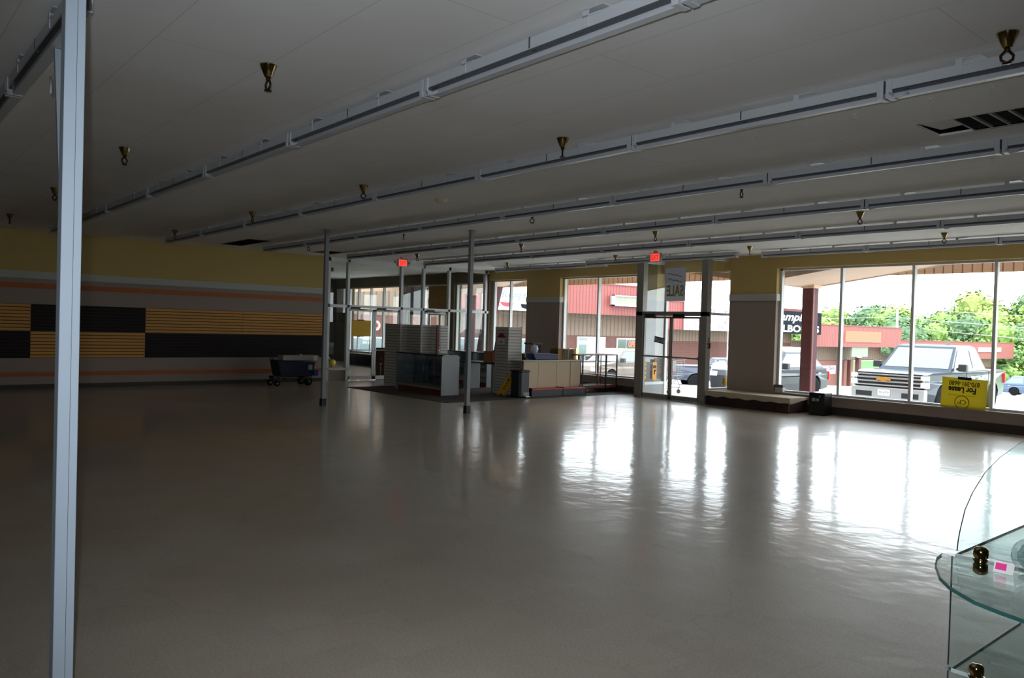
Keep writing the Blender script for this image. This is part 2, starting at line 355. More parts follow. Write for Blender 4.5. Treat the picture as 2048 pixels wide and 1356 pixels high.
def window(name, x0, x1, ms, z0=ZS + .025, z1=ZH, y=16.45, gm=M_GLASS, fm=M_ALU):
    r = sroot(name, (x0, y, z0)); w = .028
    fr = MB().box((x0, y - .05, z0), (x0 + .05, y + .05, z1)).box((x1 - .05, y - .05, z0), (x1, y + .05, z1)).box((x0, y - .05, z0), (x1, y + .05, z0 + .045)).box((x0, y - .05, z1 - .045), (x1, y + .05, z1))
    fr.build('window_frame', fm, r, True)
    for m_ in ms: MB().box((m_ - w, y - .055, z0), (m_ + w, y + .055, z1)).build('mullion', fm, r, True, .004)
    xs = [x0] + list(ms) + [x1]
    for a, b in zip(xs, xs[1:]): MB().box((a + .02, y - .003, z0 + .02), (b - .02, y + .003, z1 - .02)).build('pane', gm, r, True)
    return r
window('window_1', -20.25, -18.42, [-19.40])
window('window_2', -16.92, -13.93, [-15.50])
window('window_3', -9.76, -1.5, [-8.30, -6.80, -5.31, -3.81])

# ------------------------------------------------------------------ glazed partition to the lobby (in line with the left wall)
part = sroot('wall_partition', (XL, 10.4, 0))
PW = .075
pm = MB()
for y in (10.44, 11.06, 12.87, 13.67, 14.65, 16.13): pm.box((XL - .12, y - PW / 2, 0), (XL, y + PW / 2, CH))
pm.box((XL - .12, 10.4, CH - .11), (XL, YF, CH)); pm.box((XL - .12, 10.4, 2.12), (XL, YF, 2.20))
for a, b in [(10.44, 11.06), (12.87, 13.67), (14.65, 16.13)]: pm.box((XL - .12, a, .31), (XL, b, .375))
pm.build('partition_frame', M_ALU, part, True)
lp = MB()
for a, b in [(10.44, 11.06), (12.87, 13.67), (14.65, 16.13)]: lp.box((XL - .08, a, 0), (XL - .04, b, .31))
lp.box((XL - .08, 16.13, 0), (XL - .04, YF, CH)); lp.build('lower_panel', M_TAUPE, part, True)
for a, b in [(10.44, 11.06), (11.06, 12.87), (12.87, 13.67), (13.67, 14.65), (14.65, 16.13)]:
    MB().box((XL - .063, a, 2.19), (XL - .057, b, CH - .1)).build('transom_pane', M_PGLASS, part, True)
    if (a, b) not in [(11.06, 12.87), (13.67, 14.65)]: MB().box((XL - .063, a, .36), (XL - .057, b, 2.13)).build('side_pane', M_PGLASS, part, True)

def leaf_y(root, name, y0, y1, x=XL - .06, z1=2.10, hinge_low=True):
    d = MB().box((x - .022, y0, .02), (x + .022, y0 + .06, z1)).box((x - .022, y1 - .06, .02), (x + .022, y1, z1)).box((x - .022, y0, z1 - .07), (x + .022, y1, z1)).box((x - .022, y0, .02), (x + .022, y1, .13))
    leaf = d.build(name, M_ALU, root, True, .004)
    MB().box((x - .004, y0 + .05, .12), (x + .004, y1 - .05, z1 - .06)).build('door_pane', M_PGLASS, leaf, True)
    MB().tube([(x + .05, y0 + .02, .89), (x + .05, y1 - .02, .89)], .014).box((x + .02, y0 + .02, .87), (x + .055, y0 + .06, .91)).box((x + .02, y1 - .06, .87), (x + .055, y1 - .02, .91)).build('push_bar', M_FIX, leaf, True)
    MB().box((x + .02, y0 + .06, z1 - .02), (x + .09, y0 + .34, z1 + .05)).tube([(x + .06, y0 + .2, z1), (x + .12, y0 + .45, z1 - .03), (x + .03, y0 + .6, z1 - .01)], .01).build('door_closer', M_BLACK, leaf, True)
    return leaf
d2 = sroot('door_2', (XL, 11.1, 0)); leaf_y(d2, 'door_leaf', 11.10, 11.96); leaf_y(d2, 'door_leaf', 11.97, 12.83)
d3 = sroot('door_3', (XL, 13.7, 0)); leaf_y(d3, 'door_leaf', 13.72, 14.60)

# ------------------------------------------------------------------ projecting entrance bay with double doors
bay = sroot('wall_entrance_bay', (-13.2, 15.45, 0))
BY = 15.45
bf = MB()
for a, b in [(-13.24, -13.03), (-11.25, -11.07)]: bf.box((a, BY, 0), (b, BY + .17, CH))
bf.box((-13.24, BY, 2.08), (-11.07, BY + .12, 2.19)); bf.box((-13.24, BY, CH - .07), (-11.07, BY + .12, CH))
bf.build('bay_frame', M_ALUD, bay, True, .004)
bs = MB()
for x in (-13.22, -11.17):
    bs.box((x, BY + .17, .30), (x + .06, 16.62, .37)); bs.box((x, BY + .17, 2.12), (x + .06, 16.62, 2.18)); bs.box((x, BY + .17, CH - .1), (x + .06, 16.62, CH))
    bs.box((x, 16.55, 0), (x + .07, 16.64, CH)); bs.box((x, BY + .14, 0), (x + .07, BY + .21, CH))
bs.build('return_frame', M_ALU, bay, True)
bp_ = MB()
for x in (-13.2, -11.15): bp_.box((x + .005, BY + .17, 0), (x + .035, 16.6, .31))
bp_.build('return_panel', M_GREYL, bay, True)
MB().box((-13.05, BY + .055, 2.19), (-11.23, BY + .061, CH - .07)).build('transom_pane', M_GLASS, bay, True)
for x in (-13.19, -11.14):
    MB().box((x, BY + .2, .36), (x + .006, 16.58, 2.13)).build('return_pane', M_GLASS, bay, True); MB().box((x, BY + .2, 2.17), (x + .006, 16.58, CH - .1)).build('return_pane', M_GLASS, bay, True)
d1 = sroot('door_1', (-13.0, BY, 0))
def leaf_x(root, x0, x1, y, lock):
    z1 = 2.07
    d = MB().box((x0, y - .022, .02), (x0 + .045, y + .022, z1)).box((x1 - .045, y - .022, .02), (x1, y + .022, z1)).box((x0, y - .022, z1 - .05), (x1, y + .022, z1)).box((x0, y - .022, .02), (x1, y + .022, .13))
    lf = d.build('door_leaf', M_ALUD, root, True, .004)
    MB().box((x0 + .04, y - .004, .12), (x1 - .04, y + .004, z1 - .05)).build('door_pane', M_GLASS, lf, True)
    MB().box((x0 + .01, y - .06, 1.045), (x1 - .01, y - .03, 1.085)).box((x0 + .01, y - .04, 1.03), (x0 + .06, y - .01, 1.10)).box((x1 - .06, y - .04, 1.03), (x1 - .01, y - .01, 1.10)).build('push_bar', M_ALUD, lf, True)
    MB().box((x0 + .1, y - .10, z1 - .03), (x0 + .4, y - .02, z1 + .06)).build('door_closer', M_BLACK, lf, True)
leaf_x(d1, -13.02, -12.14, BY + .05, 0); leaf_x(d1, -12.13, -11.26, BY + .05, 1)
struct('trim_6', box((-13.24, BY, 0), (-11.07, BY + .17, .02)), M_ALU)

# ------------------------------------------------------------------ lobby shell
struct('wall_lobby_left', box((XLL - .2, YLB, 0), (XLL, YO, CH + .5)), mat('lobby_wall', srgb(104, 98, 90), .8))
struct('wall_lobby_back', box((XLL - .2, YLB - .2, 0), (XL - .15, YLB, CH + .5)), MATS['lobby_wall'])
lf_ = MB().box((XLL, YF, 3.16), (XL, YO, CH + .5)).box((XLL, YF, 0), (-29.97, YO, 3.16)).box((-25.76, YF, 0), (-25.45, YO, 3.16)).box((-29.97, YF, 0), (-25.76, YO, .45)).box((-22.55, YF, 0), (-22.28, YO, 3.16)).box((-22.28, YF, 0), (-20.47, YO, .36)).box((-20.47, YF, 0), (XL, YO, 3.16))
struct('wall_lobby_front', lf_, mat('lobby_header', srgb(90, 82, 66), .8))
window('window_4', -29.97, -25.76, [-29.2, -28.2, -27.2], .45, 3.16, 16.4)
window('window_5', -22.28, -20.47, [-21.5], .36, 3.16, 16.4)
ldr = sroot('door_4', (-25.4, 16.4, 0))
fr = MB()
for x in (-25.42, -24.32, -24.02, -22.58): fr.box((x - .04, 16.35, 0), (x + .04, 16.45, 3.16))
fr.box((-25.45, 16.35, 2.15), (-22.55, 16.45, 2.25)).box((-25.45, 16.35, 3.10), (-22.55, 16.45, 3.16)); fr.build('door_frame', M_ALU, ldr, True)
for a, b in [(-25.38, -24.36), (-23.98, -23.30), (-23.30, -22.62)]:
    l_ = MB().box((a, 16.38, .02), (a + .06, 16.42, 2.15)).box((b - .06, 16.38, .02), (b, 16.42, 2.15)).box((a, 16.38, .02), (b, 16.42, .2)).box((a, 16.38, 2.05), (b, 16.42, 2.15)).build('door_leaf', M_BLACK if a < -24.5 else M_ALU, ldr, True)
    MB().box((a + .05, 16.397, .19), (b - .05, 16.403, 2.06)).build('door_pane', M_GLASS, l_, True); MB().tube([(a + .05, 16.34, .95), (b - .05, 16.34, .95)], .015).build('push_bar', M_BLACK, l_, True)

# portals guide the sky light through the glazing
def portal(x0, x1, y, z0, z1):
    d = bpy.data.lights.new('window_portal', 'AREA'); d.shape = 'RECTANGLE'; d.size = x1 - x0; d.size_y = z1 - z0; d.cycles.is_portal = True
    o = bpy.data.objects.new('window_portal', d); COL.objects.link(o); o.location = ((x0 + x1) / 2, y, (z0 + z1) / 2); o.rotation_euler = (-PI / 2, 0, 0)
portal(-9.8, -1.5, 16.62, ZS, ZH); portal(-16.92, -13.93, 16.62, ZS, ZH); portal(-13.2, -11.05, 16.62, 0, ZH); portal(-20.3, -18.42, 16.62, ZS, ZH); portal(-29.97, -20.47, 16.62, .3, 3.16)

# ================================================================== OUTSIDE: ground, canopy, wing, signs
def GZ(x, y):
    z = .065 - .02 * (-x) - .045 * (y - 19) if x < 0 else .065 - .045 * (y - 19)
    return min(z, -.14)
M_ASPH = mat('pale_asphalt', srgb(150, 147, 142), .9, var=.12, scale=1.2)
M_CONC = mat('sidewalk_concrete', srgb(214, 208, 198), .85, var=.05, scale=2)
g = MB(); xs = [-160, -110, -80, -60, -50, -40, -30, -25, -20, -15, -10, -5, 0, 30, 80]; ys = [19.2, 22, 25, 30, 35, 40, 50, 60, 75, 90, 110, 140, 180, 260]
vs = [(x, y, GZ(x, y)) for y in ys for x in xs]; n = len(xs)
g.add(vs, [(j * n + i, j * n + i + 1, (j + 1) * n + i + 1, (j + 1) * n + i) for j in range(len(ys) - 1) for i in range(n - 1)])
struct('parking_lot', g, M_ASPH)
struct('sidewalk', box((-36, YO, -.25), (14, 19.25, -.02)), M_CONC)
gl = MB()
for k in range(-9, 5):
    x = -12.2 + k * 2.75; gl.add([(x, 19.6, GZ(x, 19.6) + .006), (x + .1, 19.6, GZ(x, 19.6) + .006), (x + .1, 25, GZ(x, 25) + .006), (x, 25, GZ(x, 25) + .006)], [(0, 1, 2, 3)])
struct('parking_lines', gl, M_WHITE)
gr = MB().add([(-44, 126, -5.9), (40, 90, -4.0), (60, 200, 2), (-60, 240, 3)], [(0, 1, 2, 3)])
struct('grass_slope', gr, mat('grass', srgb(120, 160, 80), .9, var=.3, scale=2))

hb = MB(); hx = []
for j in range(9):
    for i in range(26):
        x = -120 + i * 7.5; d = j / 8; y = 138 + .18 * (x + 40) + j * 9; ang = x
        hx.append((x + 3 * math.sin(j * 2.1 + i), y + 2 * math.sin(i * 1.7), -7 + 12.5 * d ** .7 + 1.3 * math.sin(i * 1.3 + j) + 1.0 * math.sin(i * 2.9) + (3.2 if x > -56 else 0) * d))
hb.add(hx, [(j * 26 + i, j * 26 + i + 1, (j + 1) * 26 + i + 1, (j + 1) * 26 + i) for j in range(8) for i in range(25)])
struct('wooded_hillside', hb, mat('hillside_green', srgb(84, 108, 52), .9, var=.5, scale=.5, bump=1.0, bscale=1.2))

# folded canopy over the walk: soffit planes rise from each column, boards hang at the outer edge
M_SOFF = mat('tan_soffit', srgb(226, 196, 174), .8, var=.03, scale=1)
M_BOARD = stripes('tan_boards', srgb(216, 184, 158), srgb(140, 110, 88), 0, .20, .14)
can = sroot('canopy', (-10.4, 18.9, 2.93))
YC = 18.9; valleys = [-38.8, -24.6, -10.4, 3.8, 18]; ZV = 2.93; SL = .141
def soffz(x):
    return ZV + SL * min(abs(x - v) for v in valleys)
so = MB(); pts = sorted(valleys + [v + 7.1 for v in valleys[:-1]]); pts = [p for p in pts if -39 < p < 15] + [14]
for a, b in zip(pts, pts[1:]):
    za, zb = soffz(a + 1e-6), soffz(b - 1e-6)
    so.add([(a, YO, za), (b, YO, zb), (b, YC + .05, zb), (a, YC + .05, za), (a, YO, za + .12), (b, YO, zb + .12), (b, YC + .05, zb + .12), (a, YC + .05, za + .12)], [(0, 1, 2, 3), (4, 7, 6, 5), (3, 2, 6, 7), (0, 4, 5, 1)])
so.build('soffit', M_SOFF, can, True)
MB().box((-39, YC - .02, 3.185), (14, YC + .06, 4.3)).build('fascia', M_BOARD, can, True)
ed = MB()
for a, b in zip(pts, pts[1:]):
    za, zb = soffz(a + 1e-6), soffz(b - 1e-6); ed.add([(a, YC - .05, za - .03), (b, YC - .05, zb - .03), (b, YC - .02, zb - .03), (a, YC - .02, za - .03), (a, YC - .05, za), (b, YC - .05, zb), (b, YC - .02, zb), (a, YC - .02, za)], [(0, 1, 2, 3), (4, 7, 6, 5), (0, 4, 5, 1), (3, 2, 6, 7)])
ed.build('soffit_trim', mat('pale_trim', srgb(216, 196, 176), .6), can, True)
MB().box((-39, YO, 4.3), (14, YC + .06, 4.4)).build('canopy_roof', M_ASPH, can, True)
M_MAR = mat('maroon_paint', srgb(80, 38, 42), .7, var=.08, scale=3)
M_MARL = mat('maroon_batten', srgb(118, 64, 64), .6)
for i, v in enumerate([-10.4, -24.6]):
    c = thing('canopy_column', ['maroon square canopy column beyond the window behind the black safe', 'maroon canopy column seen through the lobby glass'][i], 'column', (v, YC - .2, -.02))
    MB().box((v + .03, YC - .42, -.02), (v + .31, YC - .12, ZV - .02)).build('shaft', M_MAR, c, True, .01)
    MB().box((v + .31, YC - .44, -.02), (v + .345, YC - .37, ZV - .02)).build('corner_trim', M_MARL, c, True)
    MB().box((v + .01, YC - .45, ZV - .04), (v + .37, YC - .1, ZV + .22)).box((v + .17, YC - .47, ZV - .04), (v + .20, YC - .45, ZV + .22)).box((v + .33, YC - .47, ZV - .04), (v + .37, YC - .45, ZV + .22)).build('cap_boards', M_SOFF, c, True)
for i, (x0, x1) in enumerate([(-19.75, -19.28), (-23.3, -22.7)]):
    b = MB().prism([(x0 - .75, -.02), (x1 - 1.05, -.02), (x1 + .02, 3.30), (x0, 3.30)], 1, YC - .35, YC - .05)
    b.v = [Vector((p.x, p.y, p.z)) for p in b.v]
    tag(b.build('slanted_strut', M_MAR, bevel=.01), ['slanted maroon strut left in the window beside the entrance', 'slanted maroon strut seen through the lobby glass'][i], 'strut')

# opposite wing of the shopping centre, along x = -37
def cstripe(name, c, c2, period): return stripes(name, c, c2, 1, period, .18, soft=.05)
M_REDF = cstripe('red_ribbed_metal', srgb(124, 60, 56), srgb(88, 42, 40), .30)
M_SID = cstripe('tan_siding', srgb(120, 100, 86), srgb(88, 72, 60), .41)
M_BRICK = bricks('red_brick', srgb(104, 58, 48), srgb(88, 48, 42), srgb(104, 88, 80), 1)
M_WGL = mat('shop_window', srgb(92, 108, 112), .08, spec=.9)
M_GREY = mat('grey_soffit', srgb(150, 150, 150), .7)
wing = thing('strip_mall_wing', 'red ribbed metal and brick strip mall wing across the parking lot', 'building', (-37, 40, -1.6))
def seg(y0, y1, zt, zb, zbrick):
    MB().box((-37.0, y0, zb), (-36.85, y1, zt)).box((-45, y0, zt - .35), (-37.0, y1, zt - .2)).box((-37.02, y0, zt), (-36.80, y1, zt + .08)).build('fascia', M_REDF, wing, True)
    MB().box((-39.2, y0, zb + .45), (-37.0, y1, zb + .52)).build('soffit', M_GREY, wing, True)
    MB().box((-39.3, y0, zbrick), (-39.0, y1, zb + .5)).build('siding', M_SID, wing, True)
    MB().box((-39.32, y0, zbrick - 6), (-39.02, y1, zbrick)).build('brick_wall', M_BRICK, wing, True)
MB().box((-39.3, 12, 2.15), (-39.0, 27.2, 7.0)).build('siding', M_SID, wing, True)
MB().box((-39.32, 12, -5), (-39.02, 27.2, 2.15)).build('brick_wall', M_BRICK, wing, True)
seg(27.2, 46.6, 4.80, 2.72, 1.235); seg(46.6, 67.8, 3.95, 1.86, .95); seg(67.8, 86.4, 2.72, .68, -.72); seg(86.4, 121.6, 1.42, -.66, -1.9)
for y, zt, zb in [(33.8, 2.72, -1.7), (55.6, 1.86, -2.2), (77.5, .68, -3.2), (104.5, -.66, -4.6)]:
    MB().box((-37.4, y - .22, zb), (-37.0, y + .22, zt - .35)).build('column', M_MAR, wing, True)
# sign cabinets, panels
MB().box((-36.85, 40.2, 3.42), (-36.55, 45.3, 4.05)).build('empty_sign_box', mat('faded_sign', srgb(120, 118, 106), .6, var=.2, scale=3), wing, True)
MB().box((-36.56, 40.05, 3.36), (-36.5, 45.4, 3.44)).box((-36.56, 40.05, 4.03), (-36.5, 45.4, 4.1)).box((-36.56, 40.05, 3.36), (-36.5, 40.35, 4.1)).build('sign_frame', mat('lilac_white', srgb(200, 196, 214), .5), wing, True)
MB().box((-36.84, 73.9, 1.15), (-36.8, 81.5, 2.25)).build('patched_panel', mat('orange_patch', srgb(170, 88, 62), .6), wing, True)
M_SGN = mat('white_sign_face', srgb(206, 208, 210), .4)
def wsign(y0, y1, z0, z1, m, x=-36.5): return MB().box((x - .3, y0, z0), (x, y1, z1)).build('sign_board', m, wing, True)
s1_ = wsign(48.45, 55.6, 1.86, 3.98, M_SGN)
M_SINK = mat('grey_lettering', srgb(74, 72, 96), .5); M_SRED = mat('red_lettering', srgb(150, 26, 48), .5)
TY, TZ = (0, 1, 0), (0, 0, 1)
def wt(body, y, z, w, h, m, par, x=-36.49, **k): return text('lettering', body, w, h, (x, y, z), TY, TZ, m, par, **k)
wt("'LA D", 49.9, 3.12, 2.1, .42, M_SRED, s1_); wt("IS'", 53.3, 3.12, 1.0, .42, M_SRED, s1_)
wt("Authentic Me", 49.25, 2.42, 2.3, .33, M_SRED, s1_); wt("ood", 52.25, 2.42, .5, .22, M_SRED, s1_)
wt("Tel", 49.3, 2.0, .5, .3, M_SRED, s1_); wt("(870", 49.95, 1.98, 1.3, .36, M_SINK, s1_); wt("784", 52.2, 1.98, .9, .3, M_SINK, s1_)
MB().tube([(-36.48, 53.3, 2.45), (-36.48, 53.75, 3.0), (-36.48, 54.2, 2.45)], .035, 6).build('emblem', M_SINK, s1_, True)
M_BSG = mat('black_sign_face', srgb(20, 24, 28), .85, spec=.1)
s2_ = wsign(59.0, 68.6, 1.78, 3.80, M_BSG)
wt("Campbell", 60.3, 2.72, 7.3, .95, M_SGN, s2_, shear=.35, bold=.02); wt("BAILBONDS", 59.6, 1.95, 8.6, .62, M_SGN, s2_, bold=.03)
s3_ = wsign(108.6, 116.4, .25, .80, M_SGN, -36.75); wt("CLEANERS", 109.0, .33, 7.0, .36, M_SINK, s3_, -36.74)
# sewing shop sign (seen through the corner window)
s4_ = wsign(28.9, 35.6, 2.72, 4.72, M_SGN)
M_BLUL = mat('blue_grey_ink', srgb(62, 92, 122), .5)
wt("Sewing K", 30.15, 3.36, 2.15, .52, M_BLUL, s4_, shear=.25)
MB().box((-36.48, 29.62, 3.50), (-36.46, 29.82, 4.3)).build('pencil_emblem', mat('orange_yellow', srgb(226, 170, 84), .5), s4_, True)
MB().box((-36.48, 29.62, 3.38), (-36.46, 29.82, 3.50)).build('pencil_tip', M_SRED, s4_, True)
MB().tube([(-36.47, 29.75, 3.36), (-36.47, 29.64, 3.2), (-36.47, 29.72, 3.02), (-36.47, 30.1, 2.98)], .02, 6).prism([(30.0, 3.20), (30.9, 3.18), (30.9, 2.94), (30.6, 2.92), (30.3, 2.98)], 0, -36.48, -36.46).build('thread_emblem', M_SRED, s4_, True)
MB().prism([(30.9, 3.18), (31.25, 3.17), (31.0, 2.98), (30.9, 2.94)], 0, -36.48, -36.46).build('blue_emblem', mat('blue_emblem', srgb(90, 130, 200), .5), s4_, True)
MB().prism([(31.7, 3.14), (32.5, 3.12), (32.4, 2.86), (32.1, 2.84), (31.8, 2.92)], 0, -36.48, -36.46).build('dark_emblem', M_BSG, s4_, True)
# shop fronts: doors and windows of the wing
def shopwin(y0, y1, z0, z1, m=M_WGL, name='shop_window'):
    f = MB().box((-39.02, y0, z0), (-38.95, y1, z1)).build(name, M_WHITE, wing, True)
    MB().box((-38.96, y0 + .08, z0 + .08), (-38.94, y1 - .08, z1 - .08)).build('pane', m, f, True)
dd = MB().box((-39.02, 39.25, -1.6), (-38.93, 40.3, 1.15)).build('shop_door', M_WHITE, wing, True)
MB().box((-38.94, 39.33, .86), (-38.92, 40.22, 1.1)).box((-38.94, 39.38, -1.3), (-38.92, 40.16, .6)).build('pane', M_WGL, dd, True)
MB().box((-39.02, 40.3, -1.6), (-38.90, 42.1, 1.15)).build('white_panel', mat('frosted_panel', srgb(206, 218, 218), .5), wing, True)
shopwin(43.4, 47.0, -.9, 1.1, mat('dark_shop_glass', srgb(50, 60, 66), .1, spec=.9))
shopwin(26.8, 37.0, -1.4, .95); shopwin(57.5, 62.0, -2.2, .6); shopwin(20.5, 25.5, -1.2, .9)
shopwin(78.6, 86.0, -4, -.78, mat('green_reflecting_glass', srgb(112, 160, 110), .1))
MB().box((-38.95, 71.8, -3.5), (-38.9, 76.8, -.75)).build('brown_panel', mat('brown_panel', srgb(128, 84, 74), .7), wing, True)
for y in (71.3, 76.9, 78.2): MB().box((-38.95, y, -4), (-38.3, y + .55, -.7)).build('pier', MATS['brown_panel'], wing, True)
nb = MB().box((-38.9, 72.6, -2.1), (-38.85, 76.2, -1.25)).build('banner', mat('pink_white_banner', srgb(236, 214, 236), .5), wing, True)
text('lettering', 'Sani Sni', 2.9, .34, (-38.84, 73.0, -1.68), TY, TZ, M_SINK, nb, bold=.02)
op = text('neon_lettering', 'OPEN', 1.1, .42, (-38.9, 44.6, .45), TY, TZ, mat('red_neon', (1.0, .10, .05), .5, emit=2.2), wing, bold=.03)
MB().tube([(-38.9, 44.35, .3), (-38.9, 45.95, .3), (-38.9, 45.95, 1.02), (-38.9, 44.35, 1.02)], .03, 6, True).build('neon_border', mat('blue_neon', (.5, .55, 1.0), .5, emit=1.6), wing, True)
MB().tube([(-38.9, 23.0 + .11 * math.cos(a), 1.55 + .15 * math.sin(a)) for a in [k * PI / 8 for k in range(16)]], .05, 6, True).build('ring_neon', MATS['red_neon'], wing, True)
MB().tube([(-38.88, 23.0 + .17 * math.cos(a), 1.55 + .23 * math.sin(a)) for a in [k * PI / 8 for k in range(16)]], .05, 6, True).build('ring_neon', MATS['blue_neon'], wing, True)
hp = thing('hanging_shop_sign', 'grey green shop sign hanging below the red fascia, behind the window post', 'sign', (-36.9, 78, .2))
MB().box((-37.1, 75.6, -.30), (-36.95, 79.0, .68)).build('sign_face', mat('grey_green', srgb(112, 116, 104), .5), hp, True)
MB().box((-37.1, 76.9, .68), (-36.95, 77.7, .78)).box((-37.1, 76.9, -.38), (-36.95, 77.7, -.30)).build('sign_clip', M_WHITE, hp, True)
ac = thing('rooftop_unit', 'grey air conditioning unit on the low red roof behind the pickup', 'air conditioner', (-40, 88, 1.2))
MB().box((-42, 87.0, 1.25), (-39.5, 91.5, 2.15)).build('cabinet', M_GREY, ac, True, .03)
for k in range(3): MB().box((-39.5, 87.3 + k * 1.3, 1.45), (-39.46, 88.3 + k * 1.3, 2.0)).build('grille', M_BLK, ac, True)
MB().tube([(-40.5, 92.0, 1.25), (-40.5, 92.0, 2.5)], .18, 10).box((-40.7, 91.7, 2.4), (-40.3, 92.3, 2.6)).build('vent_pipe', M_ALU, ac, True)
pole = thing('utility_pole', 'weathered wooden utility pole in front of the trees', 'utility pole', (-48.6, 112.6, -4))
MB().tube([(-48.6, 112.6, -6), (-48.7, 112.6, 7.0)], .16, 8).build('pole', mat('weathered_wood', srgb(140, 136, 130), .9, var=.2), pole, True)
MB().box((-48.75, 111.4, 5.9), (-48.6, 113.8, 6.05)).build('crossarm', MATS['weathered_wood'], pole, True)
wr = MB()
for z, dz in [(5.9, .8), (4.6, 0), (3.3, -.4)]:
    wr.tube([(-75, 60 + k * 0, z + 1.0) if k == 0 else (-75 + (26.4) * k / 6, 60 + 52.6 * k / 6, z + .9 * (1 - k / 6) - 1.2 * math.sin(PI * k / 6)) for k in range(7)], .03, 4)
    wr.tube([(-48.6 + 60 * k / 8, 112.6 + 6 * k / 8, z - 1.6 * math.sin(PI * k / 8) + dz * k / 8) for k in range(9)], .03, 4)
tag(wr.build('power_lines', mat('wire_grey', srgb(150, 154, 158), .6)), 'sagging power lines strung from the utility pole', 'wires')

# trees: clumped leaf crowns on trunks, four shapes shared among the copies
M_LEAF = [mat('leaf_green_%s' % n, c, .7, var=.35, scale=.35) for n, c in (('fresh', srgb(96, 124, 50)), ('mid', srgb(78, 104, 50)), ('dark', srgb(64, 90, 52)), ('yellow', srgb(112, 130, 58)))]
M_BARK = mat('bark', srgb(96, 84, 72), .9)
def crown_mesh(seed, m):
    rnd = random.Random(seed); b = MB(); blobs = []
    for k in range(11):
        a = rnd.uniform(0, 2 * PI); rr = rnd.uniform(0, .62); h = rnd.uniform(.28, .92)
        blobs.append((rr * math.cos(a) * (1.25 - h * .6), rr * math.sin(a) * (1.25 - h * .6), h, rnd.uniform(.20, .34)))
    for (x, y, z, r) in blobs:
        for k in range(300):
            u = rnd.uniform(-1, 1); t = rnd.uniform(0, 2 * PI); q = math.sqrt(1 - u * u); R = r * rnd.uniform(.72, 1.05)
            c = Vector((x + R * q * math.cos(t), y + R * q * math.sin(t), z + R * u * .85)); nrm = Vector((q * math.cos(t), q * math.sin(t), u + rnd.uniform(-.6, .6))).normalized()
            e1 = nrm.orthogonal().normalized(); e1.rotate(Matrix.Rotation(rnd.uniform(0, 6.3), 3, nrm)); e2 = nrm.cross(e1); s = rnd.uniform(.016, .034)
            b.add([c - e1 * s, c + e2 * s * .8, c + e1 * s, c - e2 * s * .8], [(0, 1, 2, 3)])
        bm = bmesh.new(); bmesh.ops.create_icosphere(bm, subdivisions=1, radius=r * .70)
        b.add([v.co + Vector((x, y, z)) for v in bm.verts], [[v.index for v in f.verts] for f in bm.faces]); bm.free()
    return b.build('crown', m)
protos = [crown_mesh(11 + i, M_LEAF[i]) for i in range(4)]
trunk = MB().tube([(0, 0, 0), (.01, 0, .5), (.05, .02, .75)], .03, 6).tube([(0, 0, .3), (-.15, .08, .62)], .015, 5).build('trunk', M_BARK)
tone = ['fresh green', 'mid green', 'dark green', 'yellow green']
spots = []
rt = random.Random(5)
def ray_xy(px, D): 
    lx = (px - 1024) / 1563.28
    return (-.76103912 + .64798921 * lx) * D, (.64852003 + .76110551 * lx) * D
for px, D, top, wd in [(1440, 150, 7.6, 9), (1556, 128, 5.6, 9), (1592, 122, 5.2, 8), (1630, 132, 6.2, 9), (1660, 118, 5.4, 9), (1700, 128, 8.0, 11), (1745, 138, 10.6, 9), (1770, 124, 7.4, 10), (1812, 132, 8.4, 10), (1850, 140, 8.0, 11),
                       (1885, 128, 7.4, 10), (1925, 146, 9.4, 12), (1962, 140, 11.2, 13), (2008, 150, 12.6, 14), (2060, 142, 11.6, 14), (2110, 136, 11.0, 14),
                       (1720, 112, 4.2, 9), (1790, 112, 4.0, 9), (1840, 116, 5.0, 10), (1900, 118, 5.4, 10), (1950, 116, 5.6, 10), (2000, 118, 6.0, 11), (2045, 112, 5.6, 10), (2090, 114, 5.6, 11),
                       (1680, 160, 7.0, 15), (1790, 165, 7.0, 16), (1890, 170, 9.0, 17), (1965, 128, 1.0, 9), (2020, 128, 1.6, 9), (2060, 126, 1.4, 9)]:
    x, y = ray_xy(px, D); spots.append((px, x, y, top, wd))
spots.sort()
for i, (px, x, y, top, wd) in enumerate(spots):
    k = [1, 2, 0, 2, 3, 1, 0, 2][i % 8] if px < 1880 else [3, 0, 2, 1][i % 4]
    z0 = -7.5; h = (top - z0)
    t = thing('tree', '%s tree, %s from the left in the treeline beyond the wing' % (tone[k], NTH[i + 1] if i + 1 < 21 else ['twenty-first', 'twenty-second', 'twenty-third', 'twenty-fourth', 'twenty-fifth', 'twenty-sixth', 'twenty-seventh', 'twenty-eighth', 'twenty-ninth', 'thirtieth'][i - 20]), 'tree', (x, y, z0), rt.uniform(0, 6), 'trees beyond the strip mall')
    c = protos[k].copy(); COL.objects.link(c); c.parent = t; c.scale = (wd * 1.12, wd * 1.12, h * .84); c.location = (0, 0, h * .02)
    u = trunk.copy(); COL.objects.link(u); u.parent = t; u.scale = (wd, wd, h * .8)
for o in protos + [trunk]: bpy.data.objects.remove(o)

